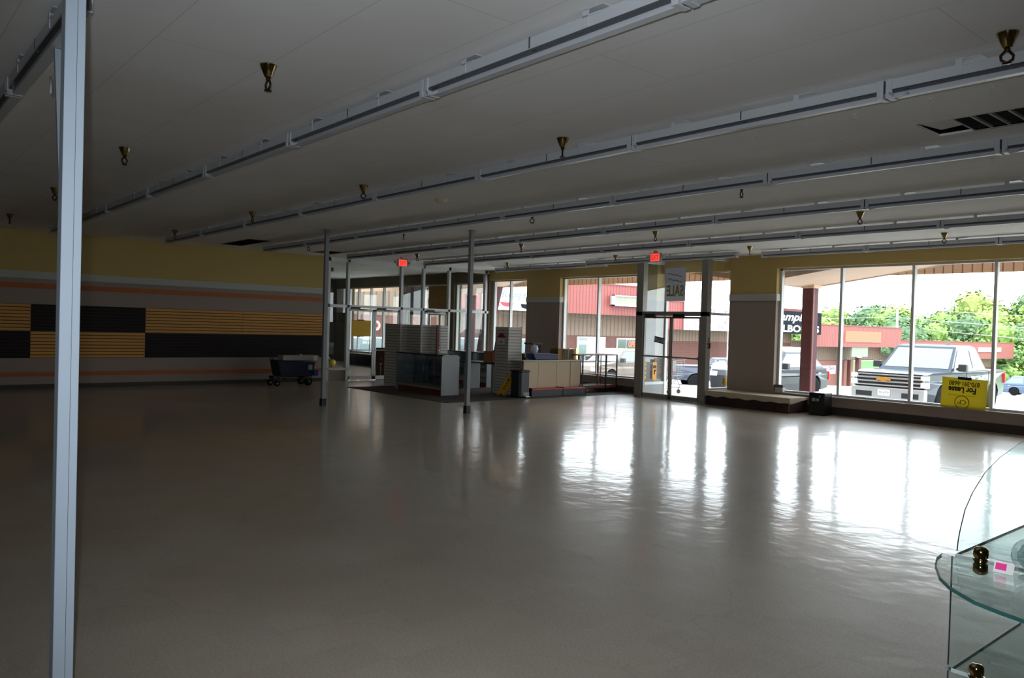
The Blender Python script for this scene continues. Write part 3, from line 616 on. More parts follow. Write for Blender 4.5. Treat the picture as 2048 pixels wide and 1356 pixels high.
# ================================================================== VEHICLES (built nose towards -y, then placed)
M_TIRE = mat('tyre_rubber', srgb(16, 16, 18), .9, spec=.1); M_CHR = mat('chrome', srgb(200, 202, 206), .28, 1.0); M_CGL = mat('car_glass', srgb(96, 108, 114), .05, spec=.6)
M_LAMP = mat('headlamp', srgb(226, 230, 234), .1, .4); M_TAIL = mat('tail_lamp', srgb(190, 30, 30), .2); M_DARK = mat('wheel_well', srgb(14, 14, 15), .9)
def wheel(par, x, y, r, w, rim_m, spokes=6):
    t = MB().lathe([(r * .62, -w / 2), (r * .93, -w / 2), (r, -w * .35), (r, w * .35), (r * .93, w / 2), (r * .62, w / 2)], (x, y, r), 28, 0).build('wheel', M_TIRE, par)
    b = MB().lathe([(r * .60, -w * .48), (r * .64, -w * .5), (r * .64, w * .5), (r * .60, w * .48), (r * .56, w * .1), (r * .56, -w * .1), (r * .60, -w * .48)], (x, y, r), 28, 0)
    for k in range(spokes):
        a = 2 * PI * k / spokes; ca, sa = math.cos(a), math.sin(a); d = .045 * r / .35
        for sd in (-1, 1):
            xx = x + sd * w * .42
            b.add([(xx, y + ca * .08 - sa * d, r + sa * .08 + ca * d), (xx, y + ca * .08 + sa * d, r + sa * .08 - ca * d), (xx, y + ca * r * .6 + sa * d, r + sa * r * .6 - ca * d), (xx, y + ca * r * .6 - sa * d, r + sa * r * .6 + ca * d)], [(0, 1, 2, 3)])
    b.lathe([(r * .57, -w * .32), (0, -w * .32)], (x, y, r), 20, 0).lathe([(r * .57, w * .32), (0, w * .32)], (x, y, r), 20, 0)
    b.lathe([(0, -w * .46), (r * .22, -w * .46), (r * .22, w * .46), (0, w * .46)], (x, y, r), 14, 0); b.build('rim', rim_m, t)
    return t
def vehicle(name, label, cat, loc, rz, paint, L, W, H, zb, belt, hood, r, wb, fo, cab, group=None, rim=None, bed=None, glassm=None):
    """zb underside, belt = belt line height, hood = bonnet height at the nose, cab = (windscreen foot y, roof front y, roof rear y, rear foot y), fo front overhang to axle"""
    t = thing(name, label, cat, loc, rz, group); hw = W / 2
    axles = (fo, fo + wb); ra = r * 1.16
    # side outline with wheel arches, nose at y=0
    def outline(lift=0):
        p = [(0.02, zb + .05), (0.0, zb + .25), (0.0, hood - .22), (.10, hood - .04), (.35, hood + .02), (cab[0] - .05, belt - .03), (cab[3] + .02, belt)]
        if bed: p += [(bed, belt), (bed + .02, belt - .02), (L - .05, belt - .02), (L, belt - .10)]
        else: p += [(L - .22, belt - .04), (L - .04, belt - .22)]
        p += [(L, zb + .3), (L - .04, zb + .05)]
        for ya in reversed(axles):
            for k in range(9):
                a = PI * k / 8; p.append((ya + ra * math.cos(a), max(zb, r + ra * math.sin(a)) if 0 < k < 8 else zb))
        return p
    o = outline(); cx = Vector((0, 0, 0))
    body = MB()
    from mathutils.geometry import tessellate_polygon
    tri = tessellate_polygon([[Vector((a, b, 0)) for a, b in o]])
    def wof(y, z):
        k = 1.0
        if y < .5: k -= .10 * (1 - y / .5) ** 2
        if y > L - .4: k -= .07 * ((y - L + .4) / .4) ** 2
        if z < zb + .12: k -= .03
        if z > belt - .12: k -= .025
        return hw * k
    n = len(o); vs = []
    for sgn in (-1, 1):
        for (y, z) in o: vs.append((sgn * wof(y, z), y, z))
    fs = [list(f)[::-1] for f in tri] + [[i + n for i in f] for f in tri] + [[i, (i + 1) % n, n + (i + 1) % n, n + i] for i in range(n)]
    body.add(vs, fs)
    # cabin
    y0, y1, y2, y3 = cab; wt_, wb_ = hw * .76, hw * .965; zr = H
    def cabring(y_lo_f, y_lo_r, z, w): return [(-w, y_lo_f, z), (w, y_lo_f, z), (w, y_lo_r, z), (-w, y_lo_r, z)]
    A = cabring(y0, y3, belt - .05, wb_); B_ = cabring(y1, y2, zr - .05, wt_ + .03); C_ = cabring(y1 + .12, y2 - .12, zr, wt_ - .08)
    body.add(A + B_ + C_, [(0, 1, 5, 4), (1, 2, 6, 5), (2, 3, 7, 6), (3, 0, 4, 7), (4, 5, 9, 8), (5, 6, 10, 9), (6, 7, 11, 10), (7, 4, 8, 11), (8, 9, 10, 11)])
    body.build('body', paint, t, bevel=.03, seg=2)
    MB().box((-hw * .86, .25, zb), (hw * .86, L - .25, zb + .28)).box((-hw * .8, fo - ra, zb), (hw * .8, fo + ra, r + ra * .9)).box((-hw * .8, fo + wb - ra, zb), (hw * .8, fo + wb + ra, r + ra * .9)).build('underbody', M_DARK, t)
    gm = glassm or M_CGL
    def lerp(a, b, k): return Vector(a) * (1 - k) + Vector(b) * k
    def glq(c, nrm, name):
        nrm = Vector(nrm).normalized() * .008; m_ = sum((Vector(p) for p in c), Vector()) / 4
        MB().add([m_ + (Vector(p) - m_) * 1 + nrm for p in c], [(0, 1, 2, 3)]).build(name, gm, t)
    # windscreen & rear glass
    glq([lerp(A[0], B_[0], .14) + Vector((.09, 0, 0)), lerp(A[1], B_[1], .14) + Vector((-.09, 0, 0)), lerp(A[1], B_[1], .92) + Vector((-.07, 0, 0)), lerp(A[0], B_[0], .92) + Vector((.07, 0, 0))], (0, -1, .8), 'windscreen')
    glq([lerp(A[2], B_[2], .25) + Vector((-.1, 0, 0)), lerp(A[3], B_[3], .25) + Vector((.1, 0, 0)), lerp(A[3], B_[3], .9) + Vector((.08, 0, 0)), lerp(A[2], B_[2], .9) + Vector((-.08, 0, 0))], (0, 1, .5), 'rear_window')
    ym = (y1 + y2) / 2 + .12
    for sd in (-1, 1):
        def sp(y, k):
            f = Vector((wb_, y, belt - .05)); w_ = wb_ + (wt_ + .03 - wb_) * k; return Vector((sd * w_, y, (belt - .05) * (1 - k) + (zr - .05) * k))
        def yf(k): return y0 + (y1 - y0) * k
        def yr(k): return y3 + (y2 - y3) * k
        for (fa, fb) in ((None, ym - .05), (ym + .05, None)):
            k0, k1 = .16, .88
            c = [sp(yf(k0) + .14 if fa is None else fa, k0), sp(fb if fb else yr(k0) - .12, k0), sp(fb if fb else yr(k1) - .10, k1), sp(yf(k1) + .12 if fa is None else fa, k1)]
            glq(c, (sd, 0, .3), 'side_window')
        MB().box((sd * hw * .99, ym - .30, belt - .20), (sd * hw * 1.012, ym - .14, belt - .16)).box((sd * hw * .99, yr(0) - .55, belt - .20), (sd * hw * 1.012, yr(0) - .39, belt - .16)).build('door_handle', M_CHR, t)
        mr = MB().box((sd * (hw - .03), y0 + .32, belt + .02), (sd * (hw + .06), y0 + .40, belt + .10)).box((sd * (hw + .04), y0 + .26, belt + .0), (sd * (hw + .26), y0 + .42, belt + .20)).build('wing_mirror', M_BLK, t, bevel=.02)
    for sd in (-1, 1):
        for ya in axles: wheel(t, sd * (hw - .13), ya, r, .23, rim or M_CHR)
    # lamps, plain grille
    for sd in (-1, 1):
        MB().box((sd * hw * .60, -.012, hood - .25), (sd * hw * .90, .03, hood - .10)).build('headlamp', M_LAMP, t, bevel=.01)
        MB().box((sd * hw * .84, L - .05, belt - .42), (sd * hw * .97, L + .012, belt - .12)).build('tail_lamp', M_TAIL, t, bevel=.01)
    return t
def pxz(x, y): return GZ(x, y)

# dark pickup parked nose-in, chrome grille
M_PDARK = mat('slate_blue_paint', srgb(26, 34, 46), .3, .0, coat=.2, spec=.3)
PW_ = 2.06
tx, ty = -9.55, 21.72
trk = vehicle('pickup_truck', 'slate blue crew cab pickup with wide chrome grille facing the window', 'pickup truck', (tx, ty, -.42), 0, M_PDARK, 5.85, PW_, 1.95, .42, 1.24, 1.18, .42, 3.74, .95, (1.55, 2.35, 3.75, 4.25), bed=4.3)
gm_ = MB().box((-.88, -.03, .78), (.88, .0, 1.16)).build('grille', M_BLACK, trk)
for z, h_ in ((.80, .035), (.90, .04), (1.0, .045), (1.09, .03)): MB().box((-.86, -.06, z), (.86, -.025, z + h_)).build('grille_bar', M_CHR, gm_, bevel=.008)
MB().prism([(-.20, -.035), (-.08, -.035), (-.06, -.06), (.06, -.06), (.08, -.035), (.20, -.035), (.18, .035), (.07, .035), (.05, .06), (-.07, .06), (-.09, .035), (-.18, .035)], 1, -.085, -.06).build('emblem', mat('gold_emblem', srgb(214, 150, 60), .3, .7), gm_).location = (-.12, 0, .985)
bmp = MB().box((-.99, -.14, .44), (.99, .06, .76)).build('bumper', M_CHR, trk, bevel=.03)
for x in (-.62, .62): MB().box((x - .22, -.15, .50), (x + .22, -.138, .64)).build('fog_lamp', M_BLK, bmp)
lpl = MB().box((-.22, -.165, .54), (.10, -.15, .70)).build('licence_plate', M_WHITE, bmp)
text('plate_number', '9J 479', .26, .08, (-.19, -.166, .575), (1, 0, 0), (0, 0, 1), mat('plate_green', srgb(40, 70, 60), .5), lpl, world=False, ext=-.002)
for x in (-.94, .94):
    MB().box((x - .10, -.05, .80), (x + .10, .05, .95)).box((x - .10, -.05, 1.0), (x + .10, .05, 1.12)).build('headlamp_cluster', M_LAMP, trk, bevel=.01)
MB().prism([(-.02, 1.95), (.16, 1.95), (.14, 2.05)], 0, -.02, .02).build('roof_antenna', M_PDARK, trk).location = (.2, 3.3, 0)
for y in (2.6, 3.35, 4.31): MB().box((1.02, y, .55), (1.034, y + .012, 1.22)).build('door_seam', M_BLACK, trk) if y != 3.35 else None

vehicle('suv', 'dark grey crossover parked behind the maroon column', 'car', (-14.77, 22.05, GZ(-14.8, 24)), 0, mat('dark_grey_paint', srgb(34, 37, 44), .3, .0, coat=.2, spec=.3), 4.75, 1.84, 1.63, .26, 1.02, .98, .36, 2.75, .95, (1.15, 2.0, 3.65, 4.45))
vehicle('suv', 'white and black four by four seen through the glass beside the entrance doors', 'car', (-16.85, 25.1, GZ(-17, 26)), 0, mat('white_car_paint', srgb(214, 216, 218), .3, coat=.2, spec=.3), 4.6, 1.9, 1.80, .36, 1.18, 1.15, .38, 2.7, .9, (1.35, 1.9, 4.2, 4.5))
vehicle('sedan', 'silver beige sedan outside the window next to the wire shelves', 'car', (-24.0, 24.5, GZ(-23.5, 27) + .05), 0, mat('silver_beige_paint', srgb(100, 90, 82), .35, .1, coat=.2, spec=.3), 4.9, 1.82, 1.56, .22, .98, .86, .33, 2.8, .95, (1.15, 1.9, 3.4, 4.2))
vehicle('sedan', 'pale silver car behind the OPEN sign in the entrance door', 'car', (-30.2, 31.2, GZ(-30, 33) + .2), 0, mat('pale_silver_paint', srgb(140, 142, 146), .25, .3, coat=.2, spec=.3), 4.8, 1.8, 1.5, .2, .95, .85, .33, 2.8, .95, (1.2, 1.9, 3.4, 4.1))
vehicle('pickup_truck', 'grey blue work pickup with bright blue wheels beyond the entrance doors', 'pickup truck', (-23.4, 38.8, GZ(-26.1, 36) - .18), math.radians(139.5), mat('grey_blue_paint', srgb(50, 54, 68), .4, .2), 5.6, 1.98, 1.72, .5, 1.30, 1.18, .42, 3.5, .9, (1.4, 2.1, 3.2, 3.5), bed=3.6, rim=mat('blue_wheel', srgb(74, 116, 190), .4))
vehicle('suv', 'silver blue estate car parked far off at the right edge of the window', 'car', (-19.9, 79.4, GZ(-22, 79)), math.radians(95), mat('silver_blue_paint', srgb(80, 94, 114), .25, .4, coat=.2, spec=.3), 4.8, 1.85, 1.7, .24, 1.05, .98, .36, 2.8, .95, (1.1, 1.9, 4.0, 4.6))
vehicle('sedan', 'white car with red tail lamps beyond the bed of the blue pickup', 'car', (-14.6, 38.2, GZ(-14.6, 40) - .1), 0, MATS['white_car_paint'], 4.6, 1.8, 1.5, .2, .95, .85, .33, 2.7, .95, (1.2, 1.9, 3.4, 4.1))

# ================================================================== CEILING FITTINGS
ROWS = [(3.27, 'sixth'), (5.58, 'fifth'), (7.88, 'fourth'), (10.2, 'third'), (12.65, 'second'), (15.28, 'first')]
def make_fixture(L=2.31):
    t = thing('strip_light', '', 'light fixture')
    MB().prism([(-.045, .055), (.045, .055), (.045, .125), (-.045, .125)], 0, 0.0, L).build('mounting_channel', M_FIX, t)
    MB().prism([(-.046, .038), (-.014, .032), (-.014, .055), (-.044, .055)], 0, .0, L).build('groove', M_FIXD, t)
    MB().prism([(-.016, .0), (.050, .004), (.054, .012), (.054, .030), (.045, .055), (-.014, .055)], 0, .0, L).build('reflector', M_FIX, t)
    for x in (0.0, L - .045):
        MB().box((x, -.055, -.004), (x + .045, .055, .128)).build('lamp_holder', M_FIX, t, bevel=.004)
    MB().tube([(.03, -.052, .03), (.07, -.07, -.015), (.12, -.055, -.008), (.15, -.03, .01)], .008, 6).build('lead', M_FIX, t)
    for x in (.45, 1.62):
        MB().box((x, -.05, .06), (x + .045, -.04, CH - 3.38)).box((x, -.05, CH - 3.385), (x + .16, .05, CH - 3.38)).box((x, -.05, .115), (x + .13, .05, .125)).build('bracket', M_FIX, t)
    MB().box((L / 2 - .005, -.048, .06), (L / 2 + .005, .048, .13)).box((L / 2 + .02, -.04, .03), (L / 2 + .05, -.03, .045)).build('joint_clip', M_FIXD, t)
    return t
F0 = make_fixture(); first_used = False
ROWN = {'first': 'nearest the front windows', 'second': 'second from the front windows', 'third': 'third from the front windows', 'fourth': 'fourth from the front windows', 'fifth': 'fifth from the front windows', 'sixth': 'sixth from the front windows', 'seventh': 'above the near post'}
def place_fix(x, y, k, rown, lab=None):
    global first_used
    label = lab or 'strip light, %s from the left wall, row %s' % (NTH[k], ROWN[rown])
    g_ = 'strip lights on the ceiling'
    if not first_used:
        F0.location = (x, y, 3.38); F0['label'] = label; F0['group'] = g_; first_used = True
    else: dup(F0, (x, y, 3.38), label=label, group=g_)
for (y, nm) in ROWS[:5]:
    for k in range(1, 9):
        x = -18.81 + 2.326 * (k - 1)
        if x > -0.5: continue
        place_fix(x, y, k, nm)
for k in range(1, 3): place_fix(-18.81 + 2.326 * (k - 1), 15.3, k, 'first')
for k in range(3, 5): place_fix(-14.62 + 2.326 * (k - 3), 15.0, k, 'first')
for k in range(5, 8): place_fix(-9.56 + 2.326 * (k - 5), 15.3, k, 'first')
for k in range(1, 7): place_fix(-18.81 + 2.326 * (k - 1), .97, k, 'seventh')
# lobby strips
for k in range(2): place_fix(-28.4 + 2.326 * k, 12.3, 1, 'first', 'dim strip light on the lobby ceiling, %s one' % ('left' if k == 0 else 'right'))

def make_sprinkler():
    t = thing('sprinkler_head', '', 'sprinkler')
    MB().lathe([(.062, 0), (.060, -.006), (.026, -.085), (.020, -.09)], seg=20).build('cone', M_BRASS, t)
    MB().lathe([(.016, -.085), (.016, -.11), (.010, -.115)], seg=12).tube([(.012, 0, -.11), (.034, 0, -.135), (.030, 0, -.16), (0, 0, -.178), (-.030, 0, -.16), (-.034, 0, -.135), (-.012, 0, -.11)], .008, 6).build('frame', M_BRONZE, t)
    MB().lathe([(.003, -.178), (.027, -.180), (.027, -.184), (.003, -.186)], seg=12).build('deflector', M_BRONZE, t)
    return t
S0 = make_sprinkler(); k0 = 0
SX = [-17.25, -13.1, -9.33, -5.5, -1.69]; SY = [14.45, 11.36, 8.3, 5.26, 2.3]
for j, y in enumerate(SY):
    for i, x in enumerate(SX):
        if y == 2.3 and i == 4: continue
        lab = 'brass cone sprinkler, %s from the left wall in the %s line from the front windows' % (NTH[i + 1], NTH[j + 1])
        if k0 == 0: S0.location = (x, y, CH); S0['label'] = lab; S0['group'] = 'ceiling sprinklers'; S0.rotation_euler = (0, 0, .4)
        else: dup(S0, (x, y, CH), rz=(i * 1.1 + j * .7) % 3, label=lab, group='ceiling sprinklers')
        k0 += 1
for q, (x, y) in enumerate([(-27.2, 12.9), (-23.4, 14.8)]): dup(S0, (x, y, CH), label='sprinkler on the lobby ceiling, %s one' % ('left' if q == 0 else 'right'), group='ceiling sprinklers')

sd_ = thing('smoke_detector', 'pale round smoke detector on the ceiling between two light rows', 'smoke detector', (-9.48, 6.63, CH))
MB().lathe([(.09, 0), (.09, -.02), (.055, -.05), (.0, -.055)], (-9.48, 6.63, CH), 20).build('housing', mat('aged_plastic', srgb(206, 200, 170), .5), sd_, True)
MB().box((-9.62, 6.60, CH - .012), (-9.38, 6.66, CH)).build('base_plate', MATS['aged_plastic'], sd_, True)
for i, (x, y) in enumerate([(-2.52, 6.29), (-2.12, 6.31), (-3.12, 6.30), (-3.50, 6.26), (-4.03, 6.30), (-4.17, 6.25), (-2.93, 8.81)]):
    h = MB().tube([(x, y, CH), (x, y, CH - .03), (x + .012, y, CH - .045), (x, y, CH - .055), (x - .01, y, CH - .045)], .003, 5).box((x - .02, y - .006, CH - .004), (x + .02, y + .006, CH))
    tag(h.build('ceiling_hook', M_FIX), 'small white ceiling hook, %s' % ['second from the right beside the big vent', 'rightmost, beside the big vent', 'third from the right in the hook line', 'fourth from the right in the hook line', 'fifth from the right in the hook line', 'leftmost of the hook line', 'the one alone behind the fourth light row'][i], 'hook', 'ceiling hooks')

# air grilles
def grille(x0, x1, y0, y1, n, label, open_to=None):
    t = thing('air_vent', label, 'vent', ((x0 + x1) / 2, (y0 + y1) / 2, CH))
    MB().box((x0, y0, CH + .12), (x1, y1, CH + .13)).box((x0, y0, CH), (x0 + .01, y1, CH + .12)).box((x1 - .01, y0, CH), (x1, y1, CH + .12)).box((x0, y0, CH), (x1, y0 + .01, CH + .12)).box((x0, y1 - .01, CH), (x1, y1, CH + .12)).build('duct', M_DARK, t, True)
    f = MB(); w = (x1 - x0) / n
    for k in range(n + 1): f.box((x0 + k * w - .007, y0, CH - .004), (x0 + k * w + .007, y1, CH + .02))
    f.box((x0, y0 - .02, CH - .004), (x1, y0 + .01, CH + .02)).box((x0, y1 - .01, CH - .004), (x1, y1 + .02, CH + .02)); f.build('grille_frame', M_RAILW, t, True)
    lv = MB()
    for k in range(22):
        y = y0 + .02 + (y1 - y0 - .04) * k / 22; lv.add([(x0, y, CH + .004), (x1, y, CH + .004), (x1, y + .022, CH + .012), (x0, y + .022, CH + .012)], [(0, 1, 2, 3)])
    lv.build('louvres', mat('vent_grey', srgb(170, 168, 164), .6), t, True)
grille(-2.64, -1.55, 7.0, 7.52, 8, 'long louvred ceiling vent at the upper right with a loose panel beside it')
grille(-19.43, -18.5, 7.0, 7.52, 1, 'dark square ceiling vent nearest the striped wall'); grille(-18.5, -17.58, 7.0, 7.52, 1, 'dark square ceiling vent, the right one of the pair near the striped wall')
pn = MB().add([(-2.92, 7.01, CH + .01), (-2.66, 7.01, CH + .03), (-2.66, 7.51, CH + .07), (-2.92, 7.51, CH + .05), (-2.92, 7.01, CH + .02), (-2.66, 7.01, CH + .04), (-2.66, 7.51, CH + .08), (-2.92, 7.51, CH + .06)], [(0, 1, 2, 3), (4, 7, 6, 5), (0, 4, 5, 1), (1, 5, 6, 2), (2, 6, 7, 3), (3, 7, 4, 0)])
tag(pn.build('loose_ceiling_panel', M_CEIL), 'loose ceiling panel sitting crooked in its opening left of the long vent', 'ceiling panel')

def exit_sign(label, loc, rz, wall=False):
    t = thing('exit_sign', label, 'exit sign', loc, rz)
    MB().box((-.17, 0, -.10), (.17, .05, .10)).build('housing', M_RAILW, t, bevel=.006)
    MB().box((-.125, -.006, -.085), (.125, 0, .085)).build('lit_face', mat('exit_red', (1.0, .07, .05), .5, emit=.75), t)
    text('lettering', 'EXIT', .20, .11, (-.10, -.008, -.055), (1, 0, 0), (0, 0, 1), mat('exit_letter', (.55, .02, .02), .5, emit=.25), t, world=False, ext=-.001, bold=.02)
    MB().box((-.05, 0, .10), (.05, .05, CH - loc[2])).build('stem', M_RAILW, t)
    for sd in (-1, 1): MB().lathe([(.025, -.03), (.045, .03), (.045, .04), (0, .042)], (sd * .22, 0, .02), 14, 1).build('emergency_lamp', M_RAILW, t)
exit_sign('lit red EXIT sign in front of the lobby glass, left one of the two', (-18.49, 11.71, 3.38), PI / 2)
exit_sign('lit red EXIT sign above the entrance doors, right one of the two', (-11.55, 14.07, 3.38), 0)

# ================================================================== COLUMNS
def post(name, label, x, y, w, m, z1=CH):
    t = thing(name, label, 'post', (x, y, 0)); h = w / 2
    MB().prism([(x - h, y - h), (x + h, y - h), (x + h, y + h), (x - h, y + h)], 2, .0, z1).build('shaft', m, t, True, .003)
    MB().box((x + h - .001, y + .006, 0), (x + h + .0008, y + .0075, z1)).build('seam', M_FIXD, t, True)
    MB().box((x - h - .012, y - h - .012, 0), (x + h + .012, y + h + .012, .15)).build('boot', M_COLB, t, True, .004)
    MB().box((x - h - .02, y - h - .02, z1 - .012), (x + h + .02, y + h + .02, z1)).build('top_plate', m, t, True)
post('steel_post', 'pale blue grey steel post close to the camera at the left', -3.53, .674, .0725, M_COL)
post('steel_post', 'slim grey steel post in front of the yellow and black slatwall', -14.40, 7.32, .078, mat('grey_post', srgb(140, 142, 146), .5))
post('steel_post', 'slim grey steel post in front of the glass display cabinets', -12.05, 9.17, .078, MATS['grey_post'])
brs = thing('hanging_brace', 'thin pale strip hanging from the light row behind the near post', 'brace', (-5.7, .95, 3.38))
sb_ = MB().box((-5.745, .985, 1.2), (-5.70, 1.03, 3.38))
for p in sb_.v: p.y += (3.38 - p.z) * .045
sb_.build('strip', M_COL, brs, True)
MB().tube([(-5.72, .97, 3.20), (-5.60, .95, 3.07)], .006, 6).build('tie', M_FIX, brs, True)

# ================================================================== SLATWALL ON THE LEFT WALL
M_CORE = mat('shaded_slat_core', srgb(60, 42, 24), .9); M_COREW = mat('shaded_grey_core', srgb(96, 92, 88), .9)  # dark board cores, toned down to carry the shade of deeper grooves
def slat_panel(y0, y1, z0, m, label):
    t = thing('slatwall', label, 'slatwall', (XL, (y0 + y1) / 2, z0), 0, 'checkered slatwall panels on the left wall')
    MB().box((XL + .001, y0 + .003, z0), (XL + .008, y1 - .003, z0 + .605)).build('core', M_CORE, t, True)
    b = MB(); p = .605 / 8
    for k in range(8): b.box((XL + .008, y0 + .003, z0 + k * p + .009), (XL + .026, y1 - .003, z0 + (k + 1) * p - .009))
    b.build('face_boards', m, t, True)
MY = mat('yellow_slat', srgb(204, 148, 74), .7, var=.08, scale=3); MK = mat('black_slat', srgb(30, 28, 32), .7, spec=.2)
edges = [.73, 3.14, 5.55, 7.96, 10.34]
pos = ['leftmost', 'second from the left', 'third from the left', 'rightmost']
for k in range(4):
    topc = MK if k == 1 else MY; botc = MY if k == 1 else MK
    slat_panel(edges[k], edges[k + 1], 1.30, topc, '%s slatwall panel in the upper row, %s' % ('black' if k == 1 else 'yellow', pos[k]))
    slat_panel(edges[k], edges[k + 1], .69, botc, '%s slatwall panel in the lower row, %s' % ('yellow' if k == 1 else 'black', pos[k]))

# ================================================================== DISPLAY CORNER
struct('carpet', box((-18.25, 9.95, 0), (-13.85, 16.2, .008)), M_CARPET)
def case(label, x0, x1, y0, y1, h, seed=0):
    t = thing('display_case', label, 'display case', ((x0 + x1) / 2, (y0 + y1) / 2, 0))
    MB().box((x0 + .02, y0 + .05, .008), (x1 - .02, y1 - .03, .14)).build('plinth', M_REDW, t, True)
    MB().box((x0 + .026, y0 + .006, .14), (x1 - .026, y1, .20)).build('deck', M_GREYL, t, True, .004)
    for x in (x0, x1 - .025): MB().box((x, y0, .01), (x + .025, y1, h)).build('side_panel', M_GREYL, t, True, .003)
    MB().box((x0 + .02, y1 - .02, .2), (x1 - .02, y1, h - .02)).build('back_panel', mat('mirror_back', srgb(150, 160, 166), .08, .9), t, True)
    MB().box((x0, y0, h - .03), (x1, y0 + .05, h)).box((x0, y1 - .05, h - .03), (x1, y1, h)).build('top_rail', M_BLACK, t, True)
    MB().box((x0 + .02, y0 + .05, h - .01), (x1 - .02, y1 - .05, h - .002)).build('top_glass', M_SHELFG, t, True)
    MB().box((x0 + .02, y0 + .005, .20), (x1 - .02, y0 + .010, h - .03)).build('front_glass', M_SHELFG, t, True)
    for z in (.45, .70): MB().box((x0 + .04, y0 + .10, z), (x1 - .04, y1 - .05, z + .006)).build('shelf', M_SHELFG, t, True)
    for k in range(5): MB().tube([(x0 + .1 + k * (x1 - x0 - .2) / 4, y1 - .04, .2), (x0 + .1 + k * (x1 - x0 - .2) / 4, y1 - .04, h - .04)], .008, 6).build('shelf_standard', M_CHR, t, True)
    return t
case('glass display case with grey end panels, nearest of the two', -17.25, -15.22, 10.80, 11.32, .98)
case('glass display case behind the black edged table', -18.72, -16.78, 13.42, 13.92, .965)

def slat_sheet(x0, x1, y0, y1, z0, z1, par):
    """thin vertical slatwall sheet, long in x or in y"""
    b = MB(); p = .0762; z = z0; horiz = (x1 - x0) > (y1 - y0); e = .010
    MB().box((x0 + (0 if horiz else e), y0 + (e if horiz else 0), z0), (x1 - (0 if horiz else e), y1 - (e if horiz else 0), z1)).build('core', M_COREW, par, True)
    while z < z1 - .11: b.box((x0, y0, z), (x1, y1, z + p - .013)); z += p
    b.box((x0, y0, z), (x1, y1, z1))
    return b.build('slat_panel', M_WS, par, True)
M_WS = mat('white_slat_board', srgb(206, 203, 196), .55); 
tA = thing('slatwall_tower', 'white slatwall display tower left of and behind the near glass case', 'slatwall tower', (-17.8, 11.3, 0))
slat_sheet(-18.67, -17.93, 11.33, 11.36, .01, 1.69, tA)
slat_sheet(-18.27, -18.24, 11.36, 11.75, .01, 1.69, tA); slat_sheet(-18.31, -17.57, 11.75, 11.78, .01, 1.68, tA)
MB().box((-18.69, 11.32, .0), (-18.67, 11.37, 1.70)).build('edge_trim', M_RAILW, tA, True); MB().box((-17.93, 11.32, 0), (-17.915, 11.37, 1.70)).build('edge_trim', M_RAILW, tA, True); MB().box((-17.57, 11.74, 0), (-17.555, 11.79, 1.70)).build('edge_trim', M_RAILW, tA, True)
tB = thing('slatwall_tower', 'white slatwall display tower standing between two others behind the glass case', 'slatwall tower', (-17.7, 12.2, 0))
slat_sheet(-17.90, -17.87, 11.86, 12.30, .01, 1.68, tB); slat_sheet(-17.90, -17.62, 12.30, 12.33, .01, 1.68, tB)
MB().box((-17.62, 12.28, 0), (-17.56, 12.34, 1.69)).build('edge_trim', M_REDW, tB, True)
tD = thing('slatwall_tower', 'narrow white slatwall tower, rightmost of the three behind the glass case', 'slatwall tower', (-17.6, 12.6, 0))
slat_sheet(-17.56, -17.53, 12.38, 12.62, .01, 1.68, tD); slat_sheet(-17.85, -17.56, 12.60, 12.63, .01, 1.66, tD)
tC = thing('slatwall_tower', 'square slatwall tower with a small red trimmed notice, beside the wet floor sign', 'slatwall tower', (-15.1, 12.75, 0))
slat_sheet(-15.345, -14.875, 12.54, 12.57, .01, 1.69, tC); slat_sheet(-14.885, -14.855, 12.57, 12.97, .01, 1.69, tC); slat_sheet(-15.345, -14.875, 12.95, 12.98, .01, 1.69, tC)
MB().box((-14.875, 12.535, 0), (-14.85, 12.57, 1.70)).box((-15.36, 12.535, 0), (-15.345, 12.58, 1.70)).box((-14.89, 12.965, 0), (-14.85, 12.985, 1.70)).build('edge_trim', M_RAILW, tC, True)
nt_ = thing('notice', 'small white notice with a red top on the square slatwall tower', 'notice', (-15.1, 12.53, 1.45))
MB().box((-15.27, 12.53, 1.25), (-14.99, 12.538, 1.42)).build('paper', M_WHITE, nt_, True)
MB().prism([(-15.27, 1.42), (-14.97, 1.42), (-15.02, 1.50), (-15.22, 1.50)], 1, 12.528, 12.538).box((-15.19, 12.528, 1.50), (-15.05, 12.538, 1.53)).box((-15.19, 12.526, 1.30), (-15.07, 12.531, 1.33)).build('red_header', mat('dark_red', srgb(150, 30, 40), .5), nt_, True)

